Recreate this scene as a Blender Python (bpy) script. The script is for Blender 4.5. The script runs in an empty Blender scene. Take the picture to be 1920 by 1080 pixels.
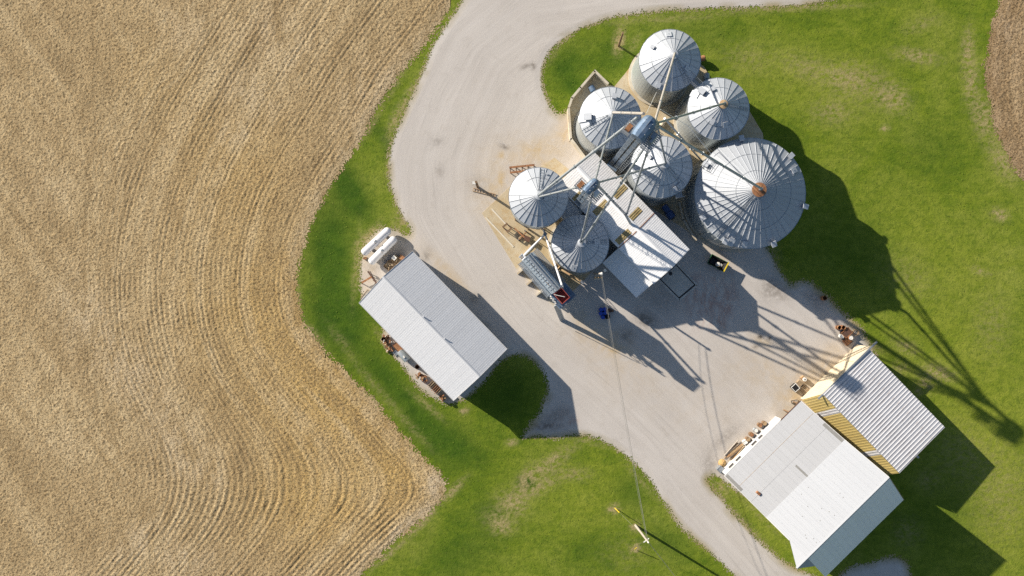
import bpy, bmesh, math, random
import numpy as np
from mathutils import Vector, Matrix

random.seed(11)
R = math.radians
scene = bpy.context.scene
COL = scene.collection

# ------------------------------------------------------------------ camera
CAM_H = 110.0
cam_d = bpy.data.cameras.new('camera')
cam_d.sensor_width = 36.0
cam_d.lens = 36.0 * 1400.0 / 1920.0
cam_d.clip_start = 1.0
cam_d.clip_end = 20000.0
cam = bpy.data.objects.new('camera', cam_d)
cam.location = (0, 0, CAM_H)
COL.objects.link(cam)
scene.camera = cam

# ------------------------------------------------------------------ sky, sun, exposure
SUN_EL = R(21.1)
SH = Vector((0.834, -0.551))               # direction in which shadows fall
world = bpy.data.worlds.new('World')
scene.world = world
world.use_nodes = True
wn = world.node_tree
bg = wn.nodes['Background']
sky = wn.nodes.new('ShaderNodeTexSky')
sky.sky_type = 'NISHITA'
sky.sun_disc = False
sky.sun_elevation = SUN_EL
sky.sun_rotation = math.atan2(-SH.x, -SH.y)
sky.air_density = 1.0
sky.dust_density = 0.6
sky.ozone_density = 1.0
wn.links.new(sky.outputs[0], bg.inputs[0])
bg.inputs[1].default_value = 0.063
sun_d = bpy.data.lights.new('sun', 'SUN')
sun_d.energy = 5.0
sun_d.angle = R(0.53)
sun_d.color = (1.0, 0.905, 0.775)
sun = bpy.data.objects.new('sun', sun_d)
ce = math.cos(SUN_EL)
sun.rotation_euler = Vector((SH.x * ce, SH.y * ce, -math.sin(SUN_EL))).to_track_quat('-Z', 'Y').to_euler()
sun.location = (-60, 40, 80)
COL.objects.link(sun)
vs = scene.view_settings
vs.view_transform = 'Standard'
vs.look = 'None'
vs.gamma = 1.0
vs.exposure = 0.84
scene.cycles.max_bounces = 6
scene.cycles.use_denoising = False


def W(px, py, h=0.0):
    """surveyed point: photograph pixel + height above ground -> metres"""
    s = (CAM_H - h) / 1400.0
    return Vector(((px - 960.0) * s, (540.0 - py) * s, h))


# ------------------------------------------------------------------ material helpers
class NT:
    def __init__(self, name):
        self.m = bpy.data.materials.new(name)
        self.m.use_nodes = True
        self.t = self.m.node_tree
        self.b = self.t.nodes['Principled BSDF']
        self.tc = self.n('ShaderNodeTexCoord')

    def n(self, typ, **kw):
        nd = self.t.nodes.new(typ)
        for k, v in kw.items():
            setattr(nd, k, v)
        return nd

    def l(self, a, b):
        self.t.links.new(a, b)

    def _in(self, sock, v):
        if hasattr(v, 'is_linked') or isinstance(v, bpy.types.NodeSocket):
            self.l(v, sock)
        else:
            sock.default_value = v

    def obj(self):
        return self.tc.outputs['Object']

    def noise(self, scale, detail=4, rough=0.55, vec=None, dist=0.0):
        nd = self.n('ShaderNodeTexNoise')
        nd.inputs['Scale'].default_value = scale
        nd.inputs['Detail'].default_value = detail
        nd.inputs['Roughness'].default_value = rough
        nd.inputs['Distortion'].default_value = dist
        self.l(vec if vec is not None else self.obj(), nd.inputs['Vector'])
        return nd.outputs['Fac']

    def mapping(self, vec, scale=(1, 1, 1), rot=(0, 0, 0), loc=(0, 0, 0)):
        nd = self.n('ShaderNodeMapping')
        nd.inputs['Scale'].default_value = scale
        nd.inputs['Rotation'].default_value = rot
        nd.inputs['Location'].default_value = loc
        self.l(vec, nd.inputs['Vector'])
        return nd.outputs[0]

    def ramp(self, fac, a, b, c0=(0, 0, 0, 1), c1=(1, 1, 1, 1)):
        nd = self.n('ShaderNodeMapRange')
        nd.inputs['From Min'].default_value = a
        nd.inputs['From Max'].default_value = b
        self.l(fac, nd.inputs['Value'])
        return nd.outputs[0]

    def mix(self, fac, c1, c2, mode='MIX'):
        nd = self.n('ShaderNodeMix', data_type='RGBA', blend_type=mode)
        self._in(nd.inputs[0], fac)
        for s, c in ((nd.inputs[6], c1), (nd.inputs[7], c2)):
            if isinstance(c, bpy.types.NodeSocket):
                self.l(c, s)
            else:
                s.default_value = (c[0], c[1], c[2], 1)
        return nd.outputs[2]

    def math(self, op, a, b=0.0, clamp=False):
        nd = self.n('ShaderNodeMath', operation=op, use_clamp=clamp)
        self._in(nd.inputs[0], a)
        self._in(nd.inputs[1], b)
        return nd.outputs[0]

    def attr(self, name):
        nd = self.n('ShaderNodeAttribute', attribute_name=name)
        return nd.outputs['Fac']

    def bump(self, h, strength=0.5, dist=0.05):
        nd = self.n('ShaderNodeBump')
        nd.inputs['Strength'].default_value = strength
        nd.inputs['Distance'].default_value = dist
        self.l(h, nd.inputs['Height'])
        self.l(nd.outputs[0], self.b.inputs['Normal'])

    def done(self, color=None, rough=0.6, metal=0.0, spec=None):
        if color is not None:
            self._in(self.b.inputs['Base Color'], color if isinstance(color, bpy.types.NodeSocket) else (color[0], color[1], color[2], 1))
        self._in(self.b.inputs['Roughness'], rough)
        self._in(self.b.inputs['Metallic'], metal)
        if spec is not None:
            self.b.inputs['Specular IOR Level'].default_value = spec
        return self.m


def mat_plain(name, col, rough=0.6, metal=0.0, var=0.25, scale=3.0, dirt=None, dirt_amt=0.5, bump=0.0):
    t = NT(name)
    n1 = t.noise(scale, 5, 0.6)
    lo = tuple(c * (1 - var) for c in col)
    hi = tuple(min(1, c * (1 + var * 0.6)) for c in col)
    c = t.mix(t.ramp(n1, 0.3, 0.7), lo, hi)
    if dirt:
        n2 = t.noise(scale * 0.6, 6, 0.65, t.mapping(t.obj(), (1, 1, 1), loc=(7, 3, 1)))
        c = t.mix(t.math('MULTIPLY', t.ramp(n2, 0.5, 0.68), dirt_amt, True), c, dirt)
    if bump:
        t.bump(t.noise(scale * 6, 4), bump, 0.02)
    return t.done(c, rough, metal)


def mat_metal(name, col, rough=0.42, metal=0.65, panel_var=0.1, streak=0.25, rust=0.0, streak_axis=(0.6, 6, 1), dark=(0.30, 0.32, 0.34), grain=0.25):
    """weathered sheet steel; each sheet takes its own tone"""
    t = NT(name)
    oi = t.n('ShaderNodeObjectInfo')
    base = t.mix(oi.outputs['Random'], tuple(c * (1 - panel_var) for c in col), tuple(min(1, c * (1 + panel_var)) for c in col))
    n1 = t.noise(1.0, 6, 0.65, t.mapping(t.obj(), streak_axis))
    base = t.mix(t.math('MULTIPLY', t.ramp(n1, 0.45, 0.75), streak, True), base, dark)
    n3 = t.noise(9.0, 3, 0.6)
    base = t.mix(t.math('MULTIPLY', t.ramp(n3, 0.5, 0.8), grain, True), base, tuple(c * 0.75 for c in col))
    rg = t.math('ADD', t.math('MULTIPLY', n3, 0.2), rough - 0.1)
    if rust > 0:
        vec = t.mapping(t.obj(), (streak_axis[0] * 1.5, streak_axis[1] * 0.8, 1), loc=(3, 9, 0))
        n4 = t.noise(1.0, 8, 0.72, vec)
        n5 = t.noise(0.35, 3, 0.5, t.mapping(t.obj(), (1, 1, 1), loc=(1, 4, 0)))
        f = t.math('MULTIPLY', t.ramp(n4, 0.54, 0.66), t.ramp(n5, 0.35, 0.62), True)
        base = t.mix(t.math('MULTIPLY', f, rust, True), base, (0.20, 0.115, 0.07))
    m = t.done(base, rg, metal)
    return m


M = {}
M['bin'] = mat_metal('galvanised_sheet', (0.47, 0.50, 0.545), 0.60, 0.35, 0.05, 0.4)
M['bin_big'] = mat_metal('dull_galvanised_sheet', (0.385, 0.41, 0.445), 0.62, 0.3, 0.03, 0.2)
M['wall_steel'] = mat_metal('corrugated_wall_steel', (0.46, 0.50, 0.52), 0.45, 0.6, 0.05, 0.4, streak_axis=(2, 2, 0.3))
M['galv'] = mat_metal('galvanised_tube', (0.34, 0.37, 0.40), 0.45, 0.55, 0.10, 0.3, streak_axis=(2, 2, 0.5))
M['rib'] = mat_metal('seam_shade_tone', (0.37, 0.39, 0.42), 0.5, 0.4, 0.1, 0.3)  # shadow along the roof seams put into a darker steel colour
M['galv_rust'] = mat_metal('rusting_tube', (0.46, 0.43, 0.40), 0.5, 0.35, 0.1, 0.2, rust=1.0, streak_axis=(2, 2, 2))
M['blue_steel'] = mat_plain('blue_grey_paint', (0.115, 0.18, 0.28), 0.45, 0.2, 0.25, 1.5, (0.30, 0.33, 0.36), 0.5)
M['blue_pale'] = mat_plain('pale_blue_trunking', (0.22, 0.29, 0.38), 0.45, 0.2, 0.25, 1.5, (0.32, 0.35, 0.38), 0.5)
M['blue_deep'] = mat_plain('deep_blue_paint', (0.05, 0.10, 0.26), 0.5, 0.1, 0.2, 2.0)
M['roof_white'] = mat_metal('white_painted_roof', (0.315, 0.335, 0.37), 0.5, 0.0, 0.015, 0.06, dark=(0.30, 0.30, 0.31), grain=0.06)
M['roof_lifted'] = mat_metal('lightened_white_roof', (0.82, 0.82, 0.84), 0.42, 0.15, 0.02, 0.2, grain=0.06)  # same white roof; sky brightness put into a lighter colour for the shaded slope
M['roof_lean'] = mat_metal('aged_white_roof', (0.33, 0.342, 0.365), 0.5, 0.0, 0.02, 0.25, dark=(0.27, 0.265, 0.26), grain=0.06)
M['roof_bright'] = mat_metal('ribbed_white_roof', (0.78, 0.79, 0.81), 0.5, 0.0, 0.02, 0.08, dark=(0.48, 0.48, 0.48), grain=0.06)
M['roof_shed'] = mat_metal('pale_grey_painted_roof', (0.56, 0.575, 0.605), 0.5, 0.0, 0.02, 0.10, dark=(0.40, 0.41, 0.43), grain=0.06)
M['roof_old'] = mat_metal('old_white_roof_sheet', (0.76, 0.755, 0.76), 0.5, 0.0, 0.04, 0.15, rust=0.40, streak_axis=(3, 0.5, 1), dark=(0.5, 0.47, 0.44))
M['roof_rusty'] = mat_metal('rust_streaked_roof_sheet', (0.52, 0.525, 0.55), 0.5, 0.05, 0.05, 0.15, rust=0.85, streak_axis=(3.0, 0.35, 1), dark=(0.48, 0.46, 0.46))
M['skylight'] = mat_plain('aged_fibreglass', (0.36, 0.28, 0.13), 0.5, 0, 0.3, 3.0, (0.25, 0.17, 0.07), 0.6)
M['yellow'] = mat_metal('yellow_painted_sheet', (0.45, 0.355, 0.14), 0.5, 0.0, 0.10, 0.3, rust=0.3, streak_axis=(3, 0.5, 1), dark=(0.45, 0.28, 0.05))
M['white_paint'] = mat_plain('white_wall_paint', (0.50, 0.50, 0.50), 0.6, 0, 0.06, 1.0, (0.42, 0.39, 0.34), 0.3)
M['cream'] = mat_plain('cream_door_paint', (0.58, 0.50, 0.37), 0.6, 0, 0.05, 0.5, (0.54, 0.44, 0.28), 0.45)
M['tank'] = mat_plain('white_tank_paint', (0.66, 0.66, 0.68), 0.3, 0, 0.04, 1.0, (0.62, 0.6, 0.55), 0.2)
M['rust'] = mat_plain('rusty_iron', (0.30, 0.135, 0.06), 0.75, 0.1, 0.45, 3.0, (0.40, 0.22, 0.10), 0.7, 0.3)
M['rust_dark'] = mat_plain('dark_rusty_iron', (0.12, 0.06, 0.04), 0.8, 0.1, 0.45, 3.0, (0.05, 0.04, 0.035), 0.6, 0.3)
M['rust_tan'] = mat_plain('dusty_tan_iron', (0.42, 0.30, 0.17), 0.8, 0.0, 0.3, 2.0, (0.30, 0.15, 0.07), 0.7)
M['wood'] = mat_plain('weathered_wood', (0.36, 0.27, 0.17), 0.8, 0, 0.4, 4.0, (0.18, 0.12, 0.07), 0.5, 0.3)
M['wood_pole'] = mat_plain('grey_weathered_pole', (0.42, 0.38, 0.33), 0.8, 0, 0.25, 3.0, (0.2, 0.16, 0.12), 0.4)
M['wood_dark'] = mat_plain('dark_weathered_wood', (0.20, 0.125, 0.07), 0.85, 0, 0.4, 4.0, (0.08, 0.05, 0.03), 0.5, 0.3)
M['kerb'] = mat_plain('pale_kerb', (0.62, 0.57, 0.47), 0.85, 0, 0.1, 1.0, (0.5, 0.42, 0.3), 0.4)
M['concrete'] = mat_plain('pale_concrete', (0.50, 0.45, 0.365), 0.85, 0, 0.18, 0.8, (0.38, 0.29, 0.17), 0.7, 0.2)
M['black'] = mat_plain('black_paint', (0.012, 0.012, 0.013), 0.5, 0, 0.3, 3.0)
M['blue_plastic'] = mat_plain('blue_plastic', (0.02, 0.07, 0.42), 0.35, 0, 0.15, 2.0)
M['red'] = mat_plain('faded_red_paint', (0.30, 0.055, 0.045), 0.55, 0, 0.3, 2.0, (0.22, 0.04, 0.03), 0.5)
M['yellow_plastic'] = mat_plain('yellow_plastic', (0.75, 0.55, 0.02), 0.45, 0, 0.08, 2.0)
M['green'] = mat_plain('green_machine_paint', (0.025, 0.11, 0.03), 0.45, 0, 0.25, 2.0)
M['dark_gap'] = mat_plain('dark_steel', (0.05, 0.05, 0.055), 0.6, 0.2, 0.3, 2.0)
M['ceramic'] = mat_plain('pale_insulator', (0.7, 0.69, 0.65), 0.3, 0, 0.05, 2.0)
M['cable'] = mat_plain('weathered_cable', (0.22, 0.215, 0.20), 0.6, 0.2, 0.1, 0.5)


# ------------------------------------------------------------------ mesh helpers
class MB:
    def __init__(self):
        self.v, self.f = [], []

    def add(self, vs_, fs_):
        o = len(self.v)
        self.v += [tuple(p) for p in vs_]
        self.f += [tuple(i + o for i in q) for q in fs_]
        return self

    def box(self, c, s, rz=0.0, rx=0.0, ry=0.0):
        mt = Matrix.Translation(c) @ Matrix.Rotation(rz, 4, 'Z') @ Matrix.Rotation(ry, 4, 'Y') @ Matrix.Rotation(rx, 4, 'X')
        a, b, d = s[0] / 2, s[1] / 2, s[2] / 2
        vv = [mt @ Vector(p) for p in ((-a, -b, -d), (a, -b, -d), (a, b, -d), (-a, b, -d), (-a, -b, d), (a, -b, d), (a, b, d), (-a, b, d))]
        return self.add(vv, ((0, 3, 2, 1), (4, 5, 6, 7), (0, 1, 5, 4), (1, 2, 6, 5), (2, 3, 7, 6), (3, 0, 4, 7)))

    def beam(self, a, b, w, h=None):
        a, b = Vector(a), Vector(b)
        h = h or w
        d = (b - a)
        q = d.to_track_quat('X', 'Z').to_matrix().to_4x4()
        L = d.length
        mt = Matrix.Translation((a + b) / 2) @ q
        vv = [mt @ Vector(p) for p in ((-L / 2, -w / 2, -h / 2), (L / 2, -w / 2, -h / 2), (L / 2, w / 2, -h / 2), (-L / 2, w / 2, -h / 2),
                                       (-L / 2, -w / 2, h / 2), (L / 2, -w / 2, h / 2), (L / 2, w / 2, h / 2), (-L / 2, w / 2, h / 2))]
        return self.add(vv, ((0, 3, 2, 1), (4, 5, 6, 7), (0, 1, 5, 4), (1, 2, 6, 5), (2, 3, 7, 6), (3, 0, 4, 7)))

    def tube(self, a, b, r, r2=None, n=10, cap=True):
        a, b = Vector(a), Vector(b)
        r2 = r if r2 is None else r2
        q = (b - a).to_track_quat('Z', 'Y')
        vv = []
        for p, rr in ((a, r), (b, r2)):
            for i in range(n):
                t = 2 * math.pi * i / n
                vv.append(p + q @ Vector((rr * math.cos(t), rr * math.sin(t), 0)))
        ff = [(i, (i + 1) % n, n + (i + 1) % n, n + i) for i in range(n)]
        if cap:
            ff += [tuple(reversed(range(n))), tuple(range(n, 2 * n))]
        return self.add(vv, ff)

    def lathe(self, prof, n=32, c=(0, 0, 0), close=False):
        """prof: list of (radius, z)"""
        o = len(prof)
        vv = []
        for i in range(n):
            t = 2 * math.pi * i / n
            for r, z in prof:
                vv.append((c[0] + r * math.cos(t), c[1] + r * math.sin(t), c[2] + z))
        ff = []
        for i in range(n):
            j = (i + 1) % n
            for k in range(o - 1):
                ff.append((i * o + k, j * o + k, j * o + k + 1, i * o + k + 1))
        return self.add(vv, ff)

    def path(self, pts, r, n=6):
        for a, b in zip(pts[:-1], pts[1:]):
            self.tube(a, b, r, n=n)
        return self

    def mesh(self, name, mat=None, smooth=False):
        me = bpy.data.meshes.new(name)
        me.from_pydata(self.v, [], self.f)
        if mat is not None:
            me.materials.append(mat)
        if smooth:
            me.polygons.foreach_set('use_smooth', [True] * len(me.polygons))
            me.update()
            me.set_sharp_from_angle(angle=R(40))
        me.update()
        return me


def link(name, me, parent=None, loc=(0, 0, 0), rot=(0, 0, 0)):
    o = bpy.data.objects.new(name, me)
    o.location = loc
    o.rotation_euler = rot
    if parent is not None:
        o.parent = parent
    COL.objects.link(o)
    return o


def part(name, mb, mat, parent=None, loc=(0, 0, 0), rot=(0, 0, 0), smooth=False):
    return link(name, mb.mesh(name, mat, smooth), parent, loc, rot)


def tag(o, label, cat, group=None):
    o['label'] = label
    o['category'] = cat
    if group:
        o['group'] = group
    return o


def thing(name, label, cat, loc=(0, 0, 0), rz=0.0, group=None):
    o = bpy.data.objects.new(name, None)
    o.empty_display_size = 0.5
    o.location = loc
    o.rotation_euler = (0, 0, rz)
    COL.objects.link(o)
    return tag(o, label, cat, group)


def structure(o):
    o['kind'] = 'structure'
    return o


# ------------------------------------------------------------------ numpy noise and outlines
def vnoise(x, y, seed=0):
    rs = np.random.RandomState(seed)
    tab = rs.rand(256, 256).astype(np.float32)
    xi = np.floor(x).astype(int)
    yi = np.floor(y).astype(int)
    fx = x - xi
    fy = y - yi
    fx = fx * fx * (3 - 2 * fx)
    fy = fy * fy * (3 - 2 * fy)
    a = tab[xi & 255, yi & 255]
    b = tab[(xi + 1) & 255, yi & 255]
    c = tab[xi & 255, (yi + 1) & 255]
    d = tab[(xi + 1) & 255, (yi + 1) & 255]
    return (a * (1 - fx) + b * fx) * (1 - fy) + (c * (1 - fx) + d * fx) * fy


def fbm(x, y, oct_=4, seed=0):
    s = np.zeros_like(x)
    amp, tot = 1.0, 0.0
    for k in range(oct_):
        s += amp * vnoise(x * 2 ** k + 17 * k, y * 2 ** k + 31 * k, seed + k)
        tot += amp
        amp *= 0.5
    return s / tot


def px2m(pts):
    return np.array([[(p[0] - 960) * CAM_H / 1400, (540 - p[1]) * CAM_H / 1400] for p in pts])


def smooth_poly(pts, n=3):
    p = np.array(pts, float)
    for _ in range(n):
        q = np.roll(p, -1, 0)
        p = np.stack([0.75 * p + 0.25 * q, 0.25 * p + 0.75 * q], 1).reshape(-1, 2)
    return p


def sdf(X, Y, poly):
    """signed distance, positive inside"""
    sh = X.shape
    x, y = X.ravel(), Y.ravel()
    best = np.full(x.shape, 1e9)
    inside = np.zeros(x.shape, bool)
    n = len(poly)
    for i in range(n):
        ax, ay = poly[i]
        bx, by = poly[(i + 1) % n]
        dx, dy = bx - ax, by - ay
        l2 = dx * dx + dy * dy
        if l2 < 1e-12:
            continue
        t = np.clip(((x - ax) * dx + (y - ay) * dy) / l2, 0, 1)
        d = (x - ax - t * dx) ** 2 + (y - ay - t * dy) ** 2
        np.minimum(best, d, out=best)
        c = ((ay > y) != (by > y))
        if c.any():
            xs = ax + (y - ay) * dx / (dy if dy != 0 else 1e-12)
            inside ^= c & (x < xs)
    d = np.sqrt(best)
    return np.where(inside, d, -d).reshape(sh)


def blur(a, r):
    for ax in (0, 1):
        for _ in range(2):
            k = 2 * r + 1
            p = np.pad(a, [(r + 1, r) if i == ax else (0, 0) for i in (0, 1)], mode='edge')
            cs = np.cumsum(p, axis=ax)
            a = (np.take(cs, range(k, cs.shape[ax]), axis=ax) - np.take(cs, range(0, cs.shape[ax] - k), axis=ax)) / k
    return a


def bilin(G, x0, y0, st, X, Y):
    fx = np.clip((X - x0) / st, 0, G.shape[0] - 1.001)
    fy = np.clip((Y - y0) / st, 0, G.shape[1] - 1.001)
    i, j = fx.astype(int), fy.astype(int)
    u, v = fx - i, fy - j
    return (G[i, j] * (1 - u) + G[i + 1, j] * u) * (1 - v) + (G[i, j + 1] * (1 - u) + G[i + 1, j + 1] * u) * v


def grid_mesh(name, X, Y, Z, keep, mat, attrs=None, uv=None, smooth=True):
    """mesh of the grid cells whose mask is set"""
    nx, ny = X.shape
    idx = np.arange(nx * ny).reshape(nx, ny)
    q = np.stack([idx[:-1, :-1], idx[1:, :-1], idx[1:, 1:], idx[:-1, 1:]], -1)[keep]
    used = np.unique(q)
    remap = np.full(nx * ny, -1)
    remap[used] = np.arange(len(used))
    q = remap[q]
    co = np.stack([X.ravel()[used], Y.ravel()[used], Z.ravel()[used]], 1).astype(np.float32)
    me = bpy.data.meshes.new(name)
    me.vertices.add(len(co))
    me.vertices.foreach_set('co', co.ravel())
    me.loops.add(q.size)
    me.loops.foreach_set('vertex_index', q.ravel().astype(np.int32))
    me.polygons.add(len(q))
    me.polygons.foreach_set('loop_start', (np.arange(len(q)) * 4).astype(np.int32))
    me.polygons.foreach_set('loop_total', np.full(len(q), 4, np.int32))
    me.polygons.foreach_set('use_smooth', np.full(len(q), smooth))
    me.update(calc_edges=True)
    for k, v in (attrs or {}).items():
        a = me.attributes.new(k, 'FLOAT', 'POINT')
        a.data.foreach_set('value', v.ravel()[used].astype(np.float32))
    if uv is not None:
        lay = me.uv_layers.new(name='run')
        uvv = np.stack([uv[0].ravel()[used], uv[1].ravel()[used]], 1)[q.ravel()]
        lay.data.foreach_set('uv', uvv.ravel().astype(np.float32))
    me.materials.append(mat)
    return link(name, me)


def spots(X, Y, lst):
    """sum of soft ellipses: (px, py, rx, ry, angle_deg, amount)"""
    s = np.zeros_like(X)
    for px, py, rx, ry, an, am in lst:
        c = W(px, py)
        ca, sa = math.cos(R(-an)), math.sin(R(-an))
        k = CAM_H / 1400
        u = ((X - c.x) * ca + (Y - c.y) * sa) / (rx * k)
        v = (-(X - c.x) * sa + (Y - c.y) * ca) / (ry * k)
        s += am * np.exp(-(u * u + v * v) * 1.2)
    return s


# ------------------------------------------------------------------ surveyed outlines (photograph pixels on the ground)
FIELD = [(1300, -1500), (960, -200), (885, -40), (858, 0), (838, 22), (815, 55), (795, 85), (770, 112), (745, 146), (720, 185), (700, 220), (680, 255), (655, 297), (632, 327),
         (615, 357), (595, 392), (580, 424), (570, 458), (560, 492), (555, 530), (557, 570), (568, 602), (590, 632), (620, 667), (650, 702),
         (680, 733), (710, 767), (740, 802), (770, 837), (800, 866), (826, 888), (838, 912), (824, 940), (800, 965), (770, 990), (740, 1018),
         (710, 1046), (685, 1073), (655, 1105), (560, 1210), (300, 1500), (-300, 2600), (-2500, 2600), (-2500, -1500)]
FIELD_R = [(2000, -600), (1905, -80), (1876, 0), (1863, 30), (1853, 70), (1848, 110), (1849, 150), (1854, 200), (1866, 250), (1886, 292), (1906, 322), (1940, 350),
           (2100, 410), (2700, 500), (3500, -600)]
YARD = [(900, -60), (868, 0), (847, 30), (826, 60), (806, 92), (796, 125), (778, 165), (756, 210), (739, 250), (729, 285), (726, 320), (732, 355),
        (744, 388), (757, 413), (770, 432), (764, 442), (745, 432), (722, 424), (700, 434), (682, 455), (675, 490), (672, 522), (676, 562),
        (720, 615), (713, 626), (716, 643), (735, 668), (762, 697), (788, 733), (815, 750), (845, 761), (866, 752), (905, 722), (935, 682), (962, 664),
        (992, 672), (1016, 697), (1029, 728), (1019, 755), (1008, 780), (985, 806), (980, 824), (1010, 820), (1040, 823), (1090, 817), (1130, 827), (1165, 849),
        (1192, 873), (1212, 895), (1231, 921), (1246, 949), (1270, 984), (1300, 1012), (1340, 1047), (1375, 1080), (1420, 1125),
        (1570, 1125), (1545, 1092), (1512, 1072), (1490, 1066), (1455, 1042), (1420, 1012), (1385, 975), (1352, 936), (1329, 908), (1325, 897), (1340, 889),
        (1400, 940), (1560, 960), (1700, 880), (1650, 690), (1628, 634), (1604, 606), (1572, 582), (1560, 562), (1540, 546), (1522, 530), (1504, 524), (1482, 534), (1470, 520),
        (1456, 502), (1448, 470), (1400, 430), (1300, 300), (1290, 200), (1190, 160), (1110, 180), (1066, 212), (1040, 213), (1028, 192),
        (1018, 166), (1016, 136), (1022, 111), (1040, 86), (1065, 68), (1100, 49), (1150, 33), (1220, 23), (1300, 18), (1400, 15), (1480, 12),
        (1530, 8), (1565, 0), (1700, -60)]
YARD_2 = [(1560, 1125), (1572, 1078), (1600, 1060), (1640, 1052), (1668, 1043), (1702, 1050), (1708, 1080), (1712, 1125)]
BIN_PAD = [(1198, 104), (1172, 138), (1152, 162), (1137, 158), (1113, 139), (1076, 176), (1066, 196), (1066, 262), (1098, 302), (1128, 330), (1300, 440),
           (1318, 420), (1440, 340), (1430, 250), (1400, 200), (1345, 170), (1320, 125), (1270, 90)]
DRY_PAD = [(904, 400), (958, 348), (1040, 296), (1100, 345), (1128, 395), (1140, 470), (1100, 520), (1060, 560), (1043, 579), (968, 504)]

field_m = smooth_poly(px2m(FIELD), 2)
fieldr_m = smooth_poly(px2m(FIELD_R), 2)
yard_m = smooth_poly(px2m(YARD), 2)
yard2_m = smooth_poly(px2m(YARD_2), 2)

# ------------------------------------------------------------------ ground materials
def make_grass_mat():
    t = NT('mown_grass')
    dry = t.attr('dry')
    lush = t.attr('lush')
    big = t.noise(0.075, 5, 0.6, None, 0.8)
    mid = t.noise(0.42, 6, 0.68, t.mapping(t.obj(), (1, 1.5, 1), (0, 0, R(35))), 0.5)
    clump = t.noise(1.3, 6, 0.72, None, 0.3)
    fine = t.noise(3.4, 4, 0.7)
    vfine = t.noise(9.0, 3, 0.65)
    c = t.mix(t.ramp(mid, 0.32, 0.68), (0.092, 0.148, 0.009), (0.175, 0.222, 0.016))
    c = t.mix(t.math('MULTIPLY', t.ramp(big, 0.42, 0.68), 0.85, True), c, t.mix(t.ramp(mid, 0.3, 0.7), (0.160, 0.205, 0.016), (0.255, 0.275, 0.055)))
    c = t.mix(t.math('MULTIPLY', t.ramp(big, 0.45, 0.28), 0.6, True), c, (0.068, 0.118, 0.009))
    yellowish = t.attr('yellowish')  # lighter yellow-green areas of the lawn itself
    c = t.mix(t.math('MULTIPLY', yellowish, 0.8, True), c, t.mix(t.ramp(mid, 0.3, 0.7), (0.185, 0.230, 0.016), (0.275, 0.300, 0.040)))
    streak = t.noise(1.0, 5, 0.65, t.mapping(t.obj(), (0.10, 0.9, 1), (0, 0, R(40))), 0.6)
    c = t.mix(t.math('MULTIPLY', t.ramp(streak, 0.50, 0.68), 0.25, True), c, (0.260, 0.285, 0.040))
    c = t.mix(t.math('MULTIPLY', lush, 1.0, True), c, t.mix(t.ramp(mid, 0.35, 0.65), (0.028, 0.072, 0.005), (0.062, 0.118, 0.008)))
    c = t.mix(t.math('MULTIPLY', t.ramp(clump, 0.47, 0.66), 0.50, True), c, (0.045, 0.095, 0.008))
    c = t.mix(t.math('MULTIPLY', t.ramp(fine, 0.5, 0.72), 0.40, True), c, (0.060, 0.115, 0.009))
    c = t.mix(t.math('MULTIPLY', t.ramp(vfine, 0.54, 0.75), 0.5, True), c, (0.22, 0.245, 0.06))
    drym = t.noise(1.2, 7, 0.74, t.mapping(t.obj(), (1, 1.4, 1), (0, 0, R(-30)), (4, 9, 0)))
    f = t.math('MULTIPLY', t.math('MULTIPLY', dry, 1.25), t.ramp(drym, 0.40, 0.57), True)
    f = t.math('ADD', f, t.math('MULTIPLY', t.ramp(drym, 0.62, 0.74), 0.30), True)
    c = t.mix(f, c, t.mix(t.ramp(fine, 0.35, 0.65), (0.24, 0.21, 0.075), (0.36, 0.30, 0.15)))
    h = t.math('ADD', t.math('MULTIPLY', fine, 0.6), t.math('MULTIPLY', vfine, 0.35))
    h = t.math('ADD', h, t.math('MULTIPLY', clump, 1.0))
    t.bump(h, 0.55, 0.14)
    return t.done(c, 0.9, 0, 0.1)


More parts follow.
